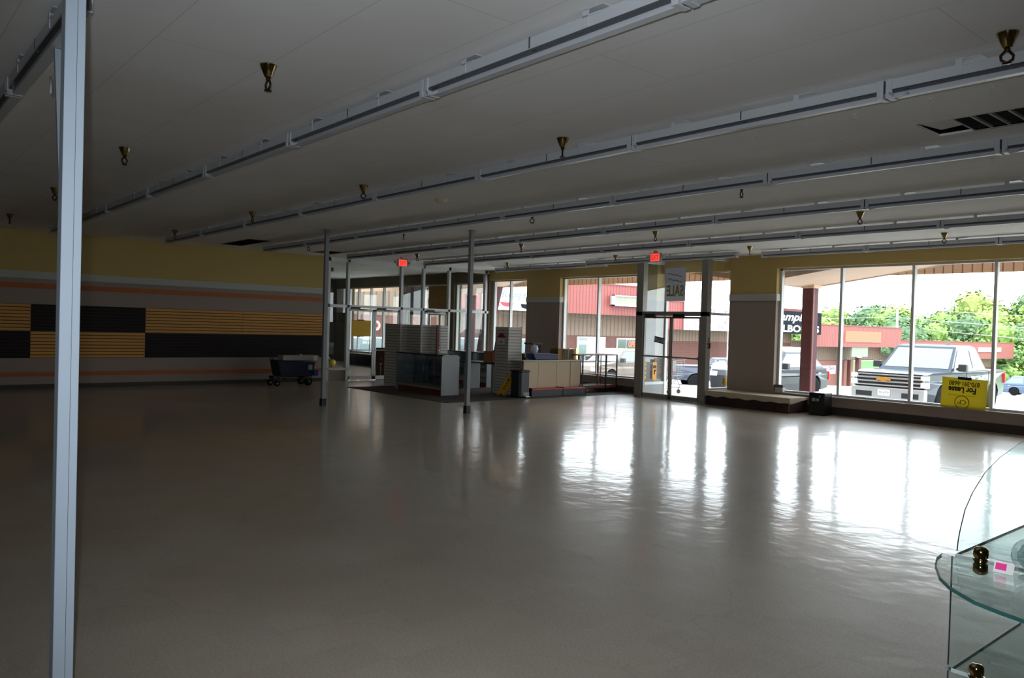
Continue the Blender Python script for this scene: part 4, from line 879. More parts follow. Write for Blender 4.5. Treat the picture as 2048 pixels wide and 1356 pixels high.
# counter with perforated uprights and its low base decks
ct = thing('counter', 'beige metal counter with slotted uprights behind the red edged base decks', 'counter', (-14.65, 13.7, 0))
MB().box((-14.86, 12.99, .008), (-14.42, 14.66, .86)).build('body', M_BEIGE, ct, True)
pan = [12.66, 13.16, 13.79, 14.28, 14.66]
for a, b in zip(pan, pan[1:]): MB().box((-14.42, a + .012, .16), (-14.40, b - .012, .85)).build('panel', M_BEIGE, ct, True, .003)
for y in pan[1:3]:
    u = MB().box((-14.425, y - .012, .16), (-14.402, y + .012, .85)).build('upright', M_BEIGE, ct, True); sl_ = MB()
    for k in range(22): sl_.box((-14.403, y - .005, .18 + k * .03), (-14.400, y + .005, .195 + k * .03))
    sl_.build('slots', M_BLACK, u, True)
MB().box((-14.86, 12.62, .86), (-14.36, 14.70, .885)).build('top', M_WHITE, ct, True, .004)
for i, (a, b) in enumerate([(12.70, 13.74), (13.77, 14.56)]):
    dk = thing('base_deck', ['long dark base deck with a red edge beside the waste bin', 'short dark base deck with a red edge, farther from the waste bin'][i], 'shelf base', (-14.2, (a + b) / 2, 0))
    MB().box((-14.38, a, .008), (-14.10, b, .16)).build('kick', mat('dark_steel', srgb(62, 66, 72), .5), dk, True, .004)
    MB().box((-14.39, a, .16), (-14.08, b, .20)).build('edge_strip', mat('red_strip', srgb(190, 72, 62), .4), dk, True, .01)
    for y in (a - .012, b): MB().box((-14.36, y, .008), (-14.09, y + .012, .22)).build('end_bracket', M_BLACK, dk, True)

bin_ = thing('waste_bin', 'black pedal bin in front of the beige counter', 'waste bin', (-14.18, 12.38, 0))
MB().prism([(-14.34, 12.22), (-14.05, 12.22), (-14.01, 12.28), (-14.01, 12.52), (-14.06, 12.56), (-14.34, 12.56)], 2, .02, .63).build('body', M_BLK, bin_, True, .02, 3)
MB().prism([(-14.36, 12.20), (-14.04, 12.20), (-13.995, 12.27), (-13.995, 12.53), (-14.05, 12.58), (-14.36, 12.58)], 2, .63, .665).build('lid', M_BLACK, bin_, True, .008)
MB().box((-14.02, 12.36, .03), (-13.93, 12.50, .05)).build('pedal', M_CHR, bin_, True, .005)
MB().box((-14.02, 12.34, .05), (-14.0, 12.52, .14)).build('pedal_housing', M_GREYL, bin_, True)

# wet floor sign: two yellow boards leaning together against the tower
wf_ = thing('wet_floor_sign', 'folded yellow wet floor sign leaning on the square slatwall tower', 'wet floor sign', (-14.80, 12.28, 0.005))
def wfboard(name, dy, m=M_YSIGN):
    o = [(-.15, 0), (-.10, 0), (-.07, .07), (.07, .07), (.10, 0), (.15, 0), (.105, .60), (.06, .62), (-.06, .62), (-.105, .60)]
    b = MB().prism(o, 1, dy, dy + .012)
    for p in b.v: p.y += p.z * .38; p.x += p.z * .36
    return b.build(name, m, wf_)
MYW = mat('wet_sign_yellow', srgb(226, 176, 24), .5)
wb1 = wfboard('front_board', 0, MYW); wfboard('rear_board', .03, MYW)
for z, r in ((.50, .028), (.38, .045)):
    b = MB().lathe([(0, 0), (r, 0), (r, .002)], (0, -.004, z), 16, 1)
    for p in b.v: p.y += p.z * .38; p.x += p.z * .36
    b.build('printed_mark', mat('brown_print', srgb(130, 84, 20), .6), wb1)
b = MB().box((-.06, -.004, .16), (.06, -.001, .19)).box((-.05, -.004, .22), (.05, -.001, .25)).prism([(-.04, .29), (.05, .27), (.05, .30), (-.04, .32)], 1, -.004, -.001)
for p in b.v: p.y += p.z * .38; p.x += p.z * .36
b.build('printed_mark', MATS['brown_print'], wb1)

# table with a black edge, carton and picture frame
tb = thing('table', 'grey table with a black edge carrying the cardboard box', 'table', (-16.2, 12.95, 0))
MB().box((-17.0, 12.66, .745), (-15.42, 13.28, .75)).build('top', M_GREYL, tb, True)
MB().box((-17.01, 12.64, .72), (-15.42, 12.66, .755)).box((-17.01, 12.64, .72), (-16.99, 13.30, .755)).box((-17.0, 12.66, .72), (-15.42, 13.28, .745)).build('edge', M_BLACK, tb, True)
for x in (-16.9, -15.72): MB().box((x, 12.72, .008), (x + .08, 13.22, .72)).build('leg_panel', M_GREYL, tb, True)
cb = thing('cardboard_box', 'open cardboard box standing on the black edged table', 'box', (-15.9, 12.95, .75))
MB().box((-16.08, 12.74, .755), (-15.74, 12.75, 1.05)).box((-16.08, 13.14, .755), (-15.74, 13.15, 1.05)).box((-16.08, 12.74, .755), (-16.07, 13.15, 1.05)).box((-15.75, 12.74, .755), (-15.74, 13.15, 1.05)).box((-16.08, 12.74, .755), (-15.74, 13.15, .765)).build('carton', M_CARD, cb, True)
MB().add([(-15.74, 12.74, 1.05), (-15.74, 13.15, 1.05), (-15.55, 13.12, 1.17), (-15.55, 12.80, 1.17), (-15.742, 12.74, 1.056), (-15.742, 13.15, 1.056), (-15.552, 13.12, 1.176), (-15.552, 12.80, 1.176)], [(0, 1, 2, 3), (4, 7, 6, 5), (0, 4, 5, 1), (1, 5, 6, 2), (2, 6, 7, 3), (3, 7, 4, 0)]).build('flap', M_CARD, cb, True)
pf = thing('picture_frame', 'black picture frame with a white mount standing in the cardboard box', 'picture frame', (-15.9, 13.0, .77))
M_fr = Matrix.Translation((-16.0, 12.98, .77)) @ Matrix.Rotation(math.radians(12), 4, 'Y')
f_ = MB().box((-.02, 0, 0), (.38, .02, .025)).box((-.02, 0, .53), (.38, .02, .56)).box((-.02, 0, 0), (.01, .02, .56)).box((.355, 0, 0), (.38, .02, .56)); f_.xf(M_fr).build('frame', M_BLACK, pf, True)
MB().box((.01, .008, .02), (.355, .014, .53)).xf(M_fr).build('mount', M_WHITE, pf, True)
MB().prism([(.02, .30), (.20, .42), (.34, .30), (.34, .22)], 1, .005, .008).xf(M_fr).build('print', M_GREYL, pf, True)

# things on the counter
def on_counter(name, label, cat, loc): return thing(name, label, cat, loc)
t = on_counter('mirrored_box', 'large gold mirrored box on the end of the beige counter', 'box', (-14.65, 14.3, .885))
MB().box((-14.84, 13.96, .885), (-14.54, 14.31, 1.17)).build('left_half', mat('gold_mirror', srgb(84, 62, 36), .2, 1.0), t, True, .004)
MB().box((-14.84, 14.33, .885), (-14.54, 14.66, 1.17)).build('right_half', MATS['gold_mirror'], t, True, .004)
MB().box((-14.545, 14.30, .885), (-14.53, 14.34, 1.19)).box((-14.545, 14.12, .89), (-14.532, 14.15, 1.17)).box((-14.545, 14.60, .89), (-14.532, 14.66, 1.19)).build('edge_trim', M_BRASS, t, True)
MB().box((-14.54, 14.38, .90), (-14.535, 14.52, 1.15)).box((-14.54, 14.18, .90), (-14.535, 14.28, 1.15)).build('dark_pane', M_BLACK, t, True)
t = on_counter('plastic_tray', 'dark blue plastic tray lying on the beige counter', 'tray', (-14.65, 13.5, .885))
MB().prism([(13.16, .89), (13.92, .89), (13.95, 1.02), (13.06, 1.05)], 0, -14.82, -14.50).build('tray', mat('navy_plastic', srgb(26, 36, 84), .4), t, True, .01)
MB().prism([(13.05, 1.05), (13.96, 1.02), (13.96, 1.035), (13.05, 1.065)], 0, -14.84, -14.48).build('rim', mat('pale_blue_rim', srgb(120, 140, 190), .4), t, True)
t = on_counter('gold_canister', 'small gold canister at the left end of the beige counter', 'canister', (-14.7, 12.95, .885))
MB().lathe([(.055, .888), (.055, 1.03), (.05, 1.035)], (-14.62, 12.86, 0), 20).build('body', MATS['gold_mirror'], t, True)
MB().lathe([(.058, 1.03), (.058, 1.05), (0, 1.052)], (-14.62, 12.86, 0), 20).build('lid', M_BRASS, t, True)
t = on_counter('plastic_bag', 'crumpled clear white bag behind the blue tray', 'bag', (-14.75, 13.2, .885))
bmx = bmesh.new(); bmesh.ops.create_icosphere(bmx, subdivisions=3, radius=.09)
rb = random.Random(3)
for v in bmx.verts: v.co *= rb.uniform(.85, 1.1); v.co.z *= 1.3
bb_ = MB().add([v.co + Vector((-14.66, 13.25, 1.15)) for v in bmx.verts], [[v.index for v in f.verts] for f in bmx.faces], True); bmx.free()
bb_.build('bag', mat('white_film', srgb(196, 204, 216), .3), t, True)
t = thing('stool', 'dark brown wooden stool against the pier behind the counter', 'stool', (-15.45, 13.9, 0))
MB().box((-15.62, 13.74, 1.25), (-15.28, 14.10, 1.30)).build('seat', mat('dark_brown_wood', srgb(66, 38, 30), .5), t, True, .008)
for x in (-15.60, -15.33):
    for y in (13.76, 14.04): MB().box((x, y, 0), (x + .035, y + .035, 1.25)).build('leg', MATS['dark_brown_wood'], t, True)
MB().box((-15.60, 13.77, .4), (-15.30, 13.79, .43)).box((-15.60, 14.05, .4), (-15.30, 14.07, .43)).build('stretcher', MATS['dark_brown_wood'], t, True)
t = thing('pink_notice', 'narrow pink edged notice on the side of the pier beside the window', 'notice', (-17.1, 16.24, 1.35))
MB().box((-17.18, 16.235, 1.19), (-17.08, 16.245, 1.52)).build('paper', mat('pink_paper', srgb(150, 96, 110), .7), t, True); MB().box((-17.165, 16.232, 1.22), (-17.095, 16.236, 1.49)).build('inner_sheet', M_TAUPE, t, True)

# wire and glass shelving beside the door
sh = thing('shelving_unit', 'black legged shelving table with a wooden top and glass shelves beside the entrance', 'shelving', (-14.55, 15.4, 0))
y0, y1, xa, xb = 14.76, 16.12, -14.95, -14.42
MB().box((xa, y0 - .22, 1.0), (xb, y1, 1.03)).build('top', mat('brown_board', srgb(150, 112, 88), .6), sh, True, .003)
for (x, y, w) in [(xb, y0, .03), (xb, 15.66, .035), (xb, y1 - .03, .03), (xa, y0 + .1, .02), (xa, y1 - .1, .02), (xb - .1, y0 + .03, .02)]: MB().box((x - w, y, .008), (x, y + w, 1.0)).build('leg', M_BLACK, sh, True)
for (x, y) in [(xa + .1, y0 + .28), (xa + .1, 15.8)]: MB().box((x - .04, y, .008), (x, y + .04, 1.0)).build('wooden_upright', M_REDW, sh, True)
for z in (.82, .51): MB().box((xa + .02, y0 + .02, z), (xb - .02, y1 - .04, z + .008)).build('glass_shelf', M_SHELFG, sh, True); 
for z in (.82, .51): MB().box((xb - .022, y0 + .02, z - .002), (xb - .016, y1 - .04, z + .010)).build('shelf_edge', M_WHITE, sh, True)
MB().box((xa, y0 + .02, .12), (xb - .02, y1 - .03, .20)).build('bottom_board', M_REDW, sh, True)
MB().box((xa + .01, y0 + .03, .20), (xb - .03, y1 - .04, .206)).build('bottom_glass', M_SHELFG, sh, True)

# carpeted platform and safe
pl = thing('platform', 'low window platform with a beige carpet draped over dark planks', 'platform', (-9.95, 15.85, 0))
MB().box((-11.04, 15.48, 0), (-8.90, 16.23, .31)).build('plank_base', stripes('dark_planks', srgb(52, 34, 30), srgb(26, 18, 16), 0, .28, .05), pl, True)
cp = MB().box((-11.05, 15.45, .31), (-8.87, 16.23, .335)); rp = random.Random(4)
N_ = 26
vs = []; 
for k in range(N_ + 1):
    x = -11.05 + 2.18 * k / N_; d = .215 + .012 * math.sin(k * 1.3) + rp.uniform(-.006, .006); vs += [(x, 15.445, .335), (x, 15.445 - .004, d), (x, 15.460, d), (x, 15.460, .335)]
cp.add(vs, [(4 * k + a, 4 * k + b, 4 * k + 4 + b, 4 * k + 4 + a) for k in range(N_) for a, b in ((0, 1), (1, 2), (2, 3))])
vs = []
for k in range(10):
    y = 15.445 + .80 * k / 9; d = .20 + .09 * k / 9 + rp.uniform(-.006, .006); vs += [(-8.865, y, .335), (-8.861, y, d), (-8.88, y, d), (-8.88, y, .335)]
cp.add(vs, [(4 * k + a, 4 * k + b, 4 * k + 4 + b, 4 * k + 4 + a) for k in range(9) for a, b in ((0, 1), (1, 2), (2, 3))])
cp.build('carpet_cover', mat('beige_carpet', srgb(186, 172, 150), .95, var=.12, scale=50, bump=.3), pl, True)
MB().tube([(-8.885, 15.44, .22), (-8.882, 15.437, .12), (-8.89, 15.437, .03)], .004, 5).build('loose_thread', M_CARD, pl, True)
sf = thing('safe', 'small black safe on the floor below the big window', 'safe', (-8.42, 15.9, 0))
MB().box((-8.60, 15.75, 0), (-8.25, 16.07, .485)).build('body', mat('gloss_black', srgb(18, 18, 20), .22), sf, True, .006)
dr = MB().box((-8.585, 15.742, .02), (-8.265, 15.75, .465)).build('door', MATS['gloss_black'], sf, True, .003)
MB().lathe([(0, 0), (.016, 0), (.016, .02), (0, .022)], (-8.345, 15.722, .41), 14, 1).build('lock_knob', M_CHR, dr, True)
MB().box((-8.53, 15.737, .30), (-8.45, 15.742, .37)).lathe([(.012, 0), (.035, 0), (.035, .008), (.012, .008)], (-8.40, 15.734, .335), 16, 1).build('keypad', M_GREYL, dr, True)
bx = thing('sill_box', 'small pale box with a dark lid on the window sill beside the platform', 'box', (-9.64, 16.33, .385))
MB().box((-9.73, 16.27, .386), (-9.53, 16.385, .49)).build('body', M_RAILW, bx, True); MB().box((-9.735, 16.265, .49), (-9.525, 16.39, .55)).build('lid', mat('dark_green_lid', srgb(74, 80, 66), .6), bx, True)

# ================================================================== SIGNS ON THE GLASS
ls = thing('lease_sign', 'yellow For Lease sign hung upside down low in the big window', 'sign', (-5.75, 16.36, .65))
Ms = Matrix.Translation((-5.775, 16.355, .66)) @ Matrix.Rotation(math.radians(2.0), 4, 'Y')
MB().box((-.40, 0, -.30), (.40, .012, .30)).xf(Ms).build('board', mat('lease_yellow', srgb(214, 200, 66), .5), ls, True)
def stext(body, cx, cz, w, h, m=M_INK, bold=.0):
    # rotated by half a turn, as the sign hangs
    p = Ms @ Vector((cx + w / 2, -.003, cz + h / 2)); xd = (Ms.to_3x3() @ Vector((-1, 0, 0))); yd = (Ms.to_3x3() @ Vector((0, 0, -1)))
    text('lettering', body, w, h, p, xd, yd, m, ls, ext=.002, bold=bold)
stext('870-391-6680', 0, .195, .54, .095, M_INK, .02); stext('For Lease', -.03, .07, .49, .12, M_INK, .04); stext('COMMERCIAL PROPERTIES', -.02, -.03, .50, .022, mat('faded_ink', srgb(150, 138, 50), .6))
b = MB()
b.tube([(.0 + .125 * math.cos(a) - .02, -.003, -.165 + .125 * math.sin(a)) for a in [2 * PI * k / 32 for k in range(32)]], .006, 6, True).xf(Ms).build('logo_ring', M_INK, ls, True)
stext('CP', -.02, -.165, .15, .085)
MB().box((-.12, -.004, .27), (.12, .016, .325)).xf(Ms).build('clip', M_BLACK, ls, True)

os_ = thing('open_sign', 'purple edged OPEN sign hanging in the left entrance door', 'sign', (-12.56, 15.52, 1.50))
Mo = Matrix.Translation((-12.555, 15.56, 1.475)) @ Matrix.Rotation(math.radians(9), 4, 'Y')
MB().box((-.165, 0, -.075), (.165, .008, -.045)).box((-.165, 0, .045), (.165, .008, .075)).xf(Mo).build('board', mat('purple_board', srgb(58, 52, 110), .5), os_, True); MB().box((-.160, -.002, -.045), (.160, 0, .045)).xf(Mo).build('panel', mat('grey_lilac', srgb(190, 186, 196), .5), os_, True)
text('lettering', 'OPEN', .27, .085, Mo @ Vector((-.135, -.003, -.042)), Mo.to_3x3() @ Vector((1, 0, 0)), Mo.to_3x3() @ Vector((0, 0, 1)), M_INK, os_, ext=-.002, bold=.03)
def translucent(m, k=.35):
    nt = m.node_tree; b = nt.nodes['Principled BSDF']; o = [n for n in nt.nodes if n.type == 'OUTPUT_MATERIAL'][0]
    tr = nt.nodes.new('ShaderNodeBsdfTranslucent'); tr.inputs[0].default_value = b.inputs['Base Color'].default_value; mx = nt.nodes.new('ShaderNodeMixShader'); mx.inputs[0].default_value = k
    nt.links.new(b.outputs[0], mx.inputs[1]); nt.links.new(tr.outputs[0], mx.inputs[2]); nt.links.new(mx.outputs[0], o.inputs[0])
for n_ in ('lease_yellow', 'purple_board', 'grey_lilac'): translucent(MATS[n_])
M_PO = mat('poster_back', srgb(190, 188, 196), .7); translucent(M_PO, .6)
po = thing('sale_poster', 'grey backed SALE poster seen from behind above the entrance doors', 'poster', (-12.05, 15.56, 2.85))
MB().box((-12.42, 15.56, 2.45), (-11.80, 15.566, 3.27)).build('sheet', M_PO, po, True)
text('lettering', 'SALE', .52, .28, (-11.85, 15.559, 2.57), (-1, 0, 0), (0, 0, 1), mat('faint_yellow', srgb(172, 160, 92), .7), po, ext=.002, bold=.03)
for k in range(2): MB().tube([(-12.34 + .06 * q, 15.558, 3.14 - k * .13 - .012 * q + .01 * math.sin(q * 1.7)) for q in range(8)], .012, 5).build('faded_stroke', mat('faint_pink', srgb(166, 140, 150), .7), po, True)
M_OR = mat('orange_sticker', srgb(240, 160, 40), .5)
ups = thing('carrier_decal', 'orange sticker with dark letters low on the left glass of the entrance bay', 'decal', (-13.18, 16.15, .65))
MB().box((-13.184, 16.10, .42), (-13.178, 16.26, .88)).build('sticker', M_OR, ups, True)
MB().box((-13.177, 16.12, .72), (-13.174, 16.24, .80)).box((-13.177, 16.16, .56), (-13.174, 16.20, .68)).box((-13.177, 16.16, .64), (-13.174, 16.24, .68)).build('letter_marks', M_INK, ups, True)
ups2 = thing('carrier_decal', 'faded orange sticker left of the brighter one on the entrance bay glass', 'decal', (-13.18, 15.82, .65))
for k in range(4): MB().box((-13.184, 15.78, .45 + k * .115), (-13.178, 15.84, .53 + k * .115)).build('letter_mark', M_OR, ups2, True)
def disc_sign(label, c, r, axis):
    return tag(MB().lathe([(0, 0), (r, 0), (r, .006), (0, .006)], c, 28, axis).build('round_sticker', mat('round_yellow', srgb(222, 190, 50), .5)), label, 'sticker')
disc_sign('round yellow sticker low on the lobby side pane', (XL + .002, 10.60, .52), .105, 0)
disc_sign('round yellow sticker low on the right glass of the entrance bay', (-11.132, 16.36, .52), .115, 0)
ys = thing('yellow_card', 'blank mustard yellow card clipped to the lobby door glass', 'sign', (XL, 11.5, 1.55))
MB().box((XL - .03, 11.19, 1.30), (XL - .022, 11.83, 1.765)).build('card', mat('mustard_card', srgb(214, 166, 14), .6), ys, True)
for z in (1.28, 1.755): MB().box((XL - .035, 11.38, z), (XL - .018, 11.60, z + .03)).build('clip', M_BLACK, ys, True)
lk = thing('door_lock_box', 'small brass lock box on the right post of the entrance bay', 'lock', (-11.06, 15.6, 1.4))
MB().box((-11.07, 15.50, 1.32), (-11.045, 15.60, 1.46)).build('case', M_BRASS, lk, True, .004); MB().box((-11.046, 15.53, 1.42), (-11.04, 15.58, 1.44)).build('slot', M_BLACK, lk, True)
for z in (1.49, 1.55): MB().box((-11.07, 15.53, z), (-11.06, 15.57, z + .02)).build('switch', M_BLACK, lk, True)

# shopping cart outside the door and carts in the lobby
M_WIRE = mat('cart_wire', srgb(170, 172, 174), .35, .7)
def cart(hm=None):
    t = thing('shopping_cart', '', 'shopping cart')
    b = MB()
    for k in range(9): z = .50 + .05 * k; b.tube([(-.22, 0, z), (-.26, .85, z + .02), (.26, .85, z + .02), (.22, 0, z)], .005, 5)
    for k in range(10):
        y = .85 * k / 9; w = .22 + .04 * k / 9; b.tube([(-w, y, .92), (-w, y, .50), (w, y, .50), (w, y, .92)], .004, 5)
    b.build('basket', M_WIRE, t)
    MB().tube([(-.24, .86, .95), (-.24, .86, .50), (-.24, .30, .20), (-.2, 0, .16)], .012, 6).tube([(.24, .86, .95), (.24, .86, .50), (.24, .30, .20), (.2, 0, .16)], .012, 6).tube([(-.24, .75, .16), (-.2, 0, .16)], .012, 6).tube([(.24, .75, .16), (.2, 0, .16)], .012, 6).tube([(-.24, .75, .16), (-.24, .62, .48)], .012, 6).tube([(.24, .75, .16), (.24, .62, .48)], .012, 6).build('frame', M_WIRE, t)
    MB().tube([(-.25, .95, .98), (.25, .95, .98)], .018, 8).build('handle', hm or mat('cart_blue', srgb(40, 60, 170), .4), t)
    MB().box((-.16, .62, .62), (.16, .66, .90)).build('child_seat', hm or MATS['cart_blue'], t)
    for x, y in ((-.22, .72), (.22, .72), (-.19, .05), (.19, .05)): MB().lathe([(0, -.015), (.06, -.015), (.06, .015), (0, .015)], (x, y, .062), 16, 0).box((x - .006, y - .01, .07), (x + .006, y + .01, .17)).build('caster', mat('grey_rubber', srgb(110, 104, 104), .6), t)
    return t
C0 = cart(mat('cart_grey', srgb(170, 166, 160), .5)); C0.location = (-14.22, 17.42, -.02); C0.rotation_euler = (0, 0, math.radians(-90)); C0['label'] = 'shopping cart standing on the walk outside the entrance doors'; C0['group'] = 'shopping carts'
C1 = cart(); C1['group'] = 'shopping carts'
for i, (x, y, rz) in enumerate([(-26.6, 12.6, 70), (-26.3, 12.62, 70), (-26.0, 12.64, 70), (-26.5, 13.6, 80)]):
    lab = ['dark shopping cart in the lobby, rear of the nested row', 'dark shopping cart in the lobby, middle of the nested row', 'dark shopping cart in the lobby, front of the nested row', 'shopping cart with a blue seat standing apart behind the nested row'][i]
    if i == 0: C1.location = (x, y, 0); C1.rotation_euler = (0, 0, math.radians(rz)); C1['label'] = lab
    else: dup(C1, (x, y, 0), math.radians(rz), lab, 'shopping carts')
# lobby furniture
lb = thing('bench', 'low dark padded bench under the lobby windows', 'bench', (-27.2, 15.9, 0))
MB().box((-29.0, 15.6, .30), (-25.8, 16.15, .45)).build('seat', M_BLK, lb, True, .03); MB().box((-28.9, 15.7, 0), (-25.9, 16.1, .30)).build('base', M_BLACK, lb, True)
cbn = thing('wooden_cabinet', 'brown wooden cabinet with a pale handle behind the lobby door', 'cabinet', (-21.5, 12.9, 0))
MB().box((-21.32, 12.60, .03), (-20.80, 13.05, .93)).build('body', mat('brown_cabinet', srgb(112, 68, 34), .5, var=.15), cbn, True, .004)
MB().box((-20.80, 12.63, .06), (-20.785, 13.02, .90)).build('door', MATS['brown_cabinet'], cbn, True, .003)
MB().box((-21.0, 12.58, .10), (-20.98, 12.60, .45)).box((-21.06, 12.58, .43), (-20.92, 12.60, .46)).lathe([(0, 0), (.02, 0), (.02, .02), (0, .02)], (-20.98, 12.58, .60), 12, 1).build('handle', M_WHITE, cbn, True)
for i, (x0, x1, m_, z0, z1, lab) in enumerate([(-25.35, -24.38, mat('dark_poster', srgb(86, 88, 92), .4), 2.28, 3.10, 'dark grey poster filling the pane above the lobby exit'), (-23.95, -22.66, mat('brown_blind', srgb(140, 104, 44), .6), 2.27, 3.10, 'brown slatted blind above the right lobby exit')]):
    pt = thing('window_poster' if i == 0 else 'window_blind', lab, 'poster' if i == 0 else 'blind', (x0, 16.33, z0))
    MB().box((x0, 16.33, z0), (x1, 16.34, z1)).build('sheet', m_, pt, True)
    if i: [MB().box((x0 + .35, 16.322, z0 + .06 + k * .075), (x1 - .03, 16.33, z0 + .085 + k * .075)).build('slat', M_CARD, pt, True) for k in range(8)]
dk_ = thing('vending_cabinet', 'tall dark vending cabinet standing against the lobby wall', 'cabinet', (-30, 13.8, 0))
MB().box((-30.9, 13.0, 0), (-30.1, 14.4, 1.9)).build('body', M_BLK, dk_, True, .01); MB().box((-30.1, 13.1, .3), (-30.09, 14.0, 1.8)).build('front_glass', mat('dark_front', srgb(40, 44, 52), .1), dk_, True)
for k, x in enumerate((-30.62, -30.36, -30.15)): MB().box((x, 16.10, 2.10), (x + .12, 16.22, 3.12)).build('white_conduit', M_WHITE, thing('wall_pipe', 'white vertical pipe high in the lobby corner, %s' % ['left', 'middle', 'right'][k], 'pipe', (x, 16.16, 2.1), 0, 'white pipes in the lobby corner'), True)

# ================================================================== WAGON
wg = thing('folding_wagon', 'dark blue folding wagon by the striped wall with a box across it', 'wagon', (-19.3, 8.9, 0))
M_NAVY = mat('navy_fabric', srgb(34, 44, 62), .85)
MB().prism([(8.50, .26), (9.38, .24), (9.46, .62), (8.42, .66)], 0, -19.58, -19.08).build('fabric_body', M_NAVY, wg, True, .02)
MB().tube([(-19.07, 8.41, .66), (-19.07, 9.47, .62), (-19.59, 9.47, .62), (-19.59, 8.41, .66)], .014, 6, True).tube([(-19.07, 8.45, .22), (-19.07, 9.40, .20), (-19.59, 9.40, .20), (-19.59, 8.45, .22)], .012, 6, True).tube([(-19.06, 8.50, .22), (-19.06, 9.10, .10)], .009, 6).tube([(-19.06, 9.0, .21), (-19.06, 8.85, .11)], .009, 6).tube([(-19.06, 9.35, .21), (-19.06, 8.95, .10)], .009, 6).build('frame', M_BLACK, wg, True)
MB().tube([(-19.22, 8.42, .30), (-19.22, 8.36, .62), (-19.24, 8.33, .86)], .011, 6).tube([(-19.40, 8.42, .30), (-19.40, 8.36, .62), (-19.38, 8.33, .86)], .011, 6).tube([(-19.22, 8.33, .87), (-19.40, 8.33, .87)], .018, 6).build('pull_handle', M_BLACK, wg, True)
MB().box((-19.45, 8.34, .18), (-19.15, 8.50, .26)).build('front_block', M_BLACK, wg, True, .01)
for x, y, r in ((-19.12, 8.42, .075), (-19.54, 8.42, .075), (-19.12, 9.28, .11), (-19.54, 9.28, .11)):
    w_ = MB().lathe([(0, -.035), (r * .9, -.035), (r, -.02), (r, .02), (r * .9, .035), (0, .035)], (x, y, r), 22, 0).build('wheel', M_TIRE, wg, True)
    MB().lathe([(0, -.037), (r * .45, -.037), (r * .45, .037), (0, .037)], (x, y, r), 14, 0).build('hub', M_ALUD if r < .1 else M_BLK, w_, True)
MB().box((-19.07, 9.25, .42), (-19.055, 9.36, .55)).build('label_patch', mat('pale_blue_patch', srgb(150, 172, 190), .6), wg, True)
MB().box((-19.12, 9.40, .26), (-19.02, 9.52, .42)).build('side_pouch', mat('bright_blue', srgb(44, 76, 180), .5), wg, True, .01)
lbx = thing('long_box', 'long grey white carton lying across the top of the wagon', 'box', (-19.3, 9.2, .66))
MB().box((-19.50, 8.60, .665), (-19.18, 9.60, .79)).build('carton', mat('grey_carton', srgb(170, 164, 160), .8), lbx, True, .004)
MB().box((-19.18, 9.45, .655), (-19.17, 9.55, .78)).build('paper_label', M_WHITE, lbx, True)
t = thing('small_clutter', 'white knob and red tool lying on the long carton', 'tool', (-19.3, 9.15, .79))
MB().lathe([(0, 0), (.02, .005), (.025, .02), (.02, .035), (0, .04)], (-19.25, 9.12, .79), 12).build('white_knob', M_WHITE, t, True); MB().box((-19.28, 9.0, .79), (-19.22, 9.08, .81)).tube([(-19.26, 9.02, .79), (-19.26, 9.02, .91)], .004, 5).build('red_tool', MATS['dark_red'], t, True)

# ================================================================== GLASS SHELF STAND IN THE FOREGROUND
st = thing('glass_shelf_stand', 'glass shelf stand with bowed shelves and brass clamps at the lower right', 'display stand', (-.36, 2.45, 0))
cxs = -.34
def shelf_outline():
    half = [(-.897, 2.424), (-.889, 2.367), (-.862, 2.285), (-.81, 2.178), (-.76, 2.112), (-.685, 2.050), (-.62, 2.022), (-.565, 2.006), (-.48, 1.992), (-.34, 1.985)]
    return half + [(2 * cxs - x, y) for x, y in half[:-1][::-1]]
for i, z in enumerate((1.08, .746, .41)):
    o = shelf_outline() if i == 0 else [(-.88, 2.46), (-.4, 2.40), (2 * cxs + .4, 2.40), (2 * cxs + .88, 2.46)]
    o2 = [(-.888, 2.452)] + o + [(2 * cxs + .888, 2.452)]
    sh_ = MB().prism(o2, 2, z - .008, z).build('shelf', M_SHELFG, st, True)
    e_ = MB(); cxy = Vector((cxs, 2.4))
    vs = []
    for (x, y) in o:
        d = (Vector((x, y)) - cxy).normalized() * .0012; vs += [(x + d.x, y + d.y, z - .0082), (x + d.x, y + d.y, z + .0002), (x - d.x * 2, y - d.y * 2, z + .0002), (x - d.x * 2, y - d.y * 2, z - .0082)]
    e_.add(vs, [(4 * k + a, 4 * k + b, 4 * k + 4 + b, 4 * k + 4 + a) for k in range(len(o) - 1) for a, b in ((0, 1), (1, 2), (3, 0))]).build('polished_edge', M_GEDGE, sh_, True)
    MB().box((-.872, 2.462, z - .008), (2 * cxs + .872, 3.05, z)).build('rear_shelf', M_SHELFG, st, True)
    MB().box((-.872, 2.462, z - .008), (-.870, 3.05, z)).build('rear_edge', M_GEDGE, st, True)
    MB().box((-.872, 2.4525, z - .010), (2 * cxs + .872, 2.4545, z + .001)).build('back_edge', mat('pale_glass_edge', srgb(210, 214, 214), .2), st, True)
    for x in (-.806, 2 * cxs + .806):
        MB().lathe([(.0, .036), (.012, .035), (.0185, .029), (.0195, .018), (.0185, .006), (.015, .002), (.022, .0), (.015, -.010), (.0185, -.013), (.0195, -.024), (.0185, -.036), (.012, -.042), (0, -.043)], (x, 2.455, z), 18).build('clamp', M_BRASS, st, True)
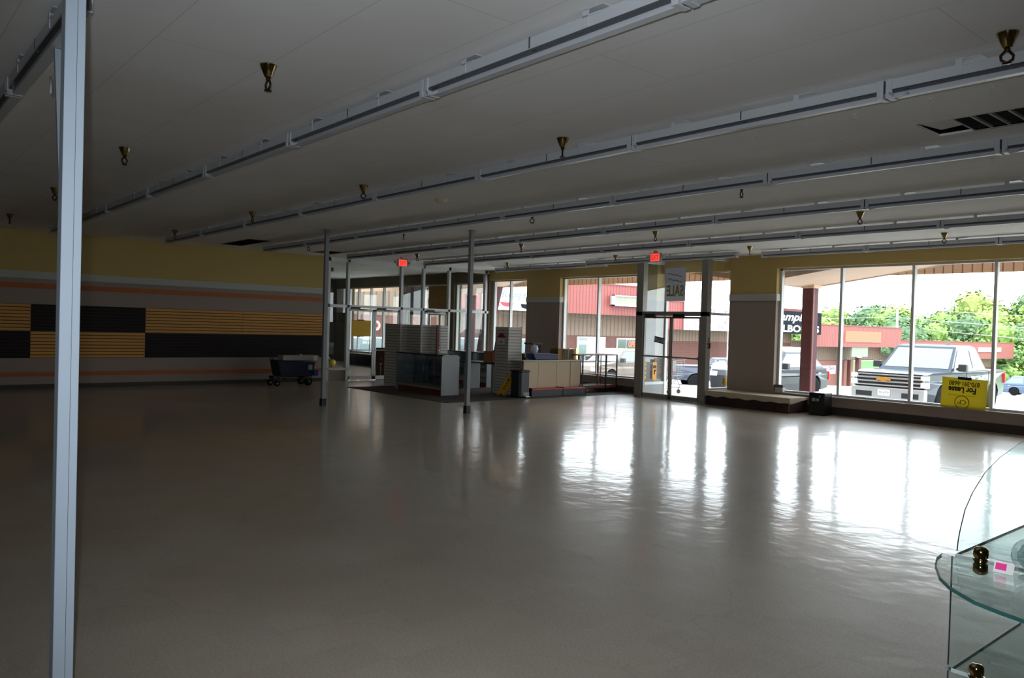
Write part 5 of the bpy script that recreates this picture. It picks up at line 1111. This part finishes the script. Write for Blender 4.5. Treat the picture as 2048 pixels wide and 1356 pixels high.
arch = [(-.868, 1.09), (-.866, 1.12), (-.862, 1.151), (-.851, 1.212), (-.833, 1.265), (-.803, 1.327), (-.767, 1.375), (-.71, 1.431), (-.62, 1.49), (-.50, 1.53), (cxs, 1.545)]
arch = arch + [(2 * cxs - x, z) for x, z in arch[:-1][::-1]]
up_ = MB().prism(arch, 1, 2.450, 2.458).build('arched_panel', M_SHELFG, st, True)
vs = []
for (x, z) in arch: vs += [(x, 2.4490, z + .0006), (x, 2.4590, z + .0006)]
MB().add(vs, [(2 * k, 2 * k + 1, 2 * k + 3, 2 * k + 2) for k in range(len(arch) - 1)]).build('polished_edge', mat('thin_grey_edge', srgb(96, 100, 108), .4), up_, True)
for z0, z1 in ((.754, 1.071), (.418, .737), (.0, .401)):
    p_ = MB().box((-.880, 2.450, z0), (2 * cxs + .880, 2.458, z1)).build('upright_panel', M_SHELFG, st, True)
    MB().box((-.8815, 2.4495, z0), (-.8800, 2.4585, z1)).build('polished_edge', MATS['thin_grey_edge'], p_, True)
cr = thing('crystal_vase', 'cut crystal ball vase on the glass shelf at the right edge', 'vase', (-.655, 2.36, 1.08))
prof = []
for k in range(17):
    a = -PI / 2 + PI * k / 16; prof.append((max(.0, .047 * math.cos(a)), .060 + .047 * math.sin(a)))
b = MB().lathe([(.030, 0.0), (.028, .006), (.012, .012)] + prof[2:], (0, 0, 0), 20, 2, smooth=False)
b.build('ball', glass('cut_crystal', (.78, .82, .82), .95), cr)
MB().lathe([(.034 * math.cos(-1.4 + 2.8 * k / 8), .060 + .036 * math.sin(-1.4 + 2.8 * k / 8)) for k in range(9)], (0, 0, 0), 12, 2, smooth=False).build('inner_facets', MATS['cut_crystal'], cr)
tg = thing('price_tag', 'small white price tag with a bright pink square on the glass shelf', 'price tag', (-.72, 2.36, 1.081))
Mt = Matrix.Translation((-.742, 2.352, 1.081)) @ Matrix.Rotation(math.radians(-25), 4, 'X')
MB().box((0, 0, 0), (.048, .002, .030)).xf(Mt).build('tag', M_WHITE, tg, True); MB().box((.004, -.001, .008), (.030, 0, .026)).xf(Mt).build('pink_square', mat('hot_pink', srgb(236, 50, 140), .5), tg, True)
#@@NEXT
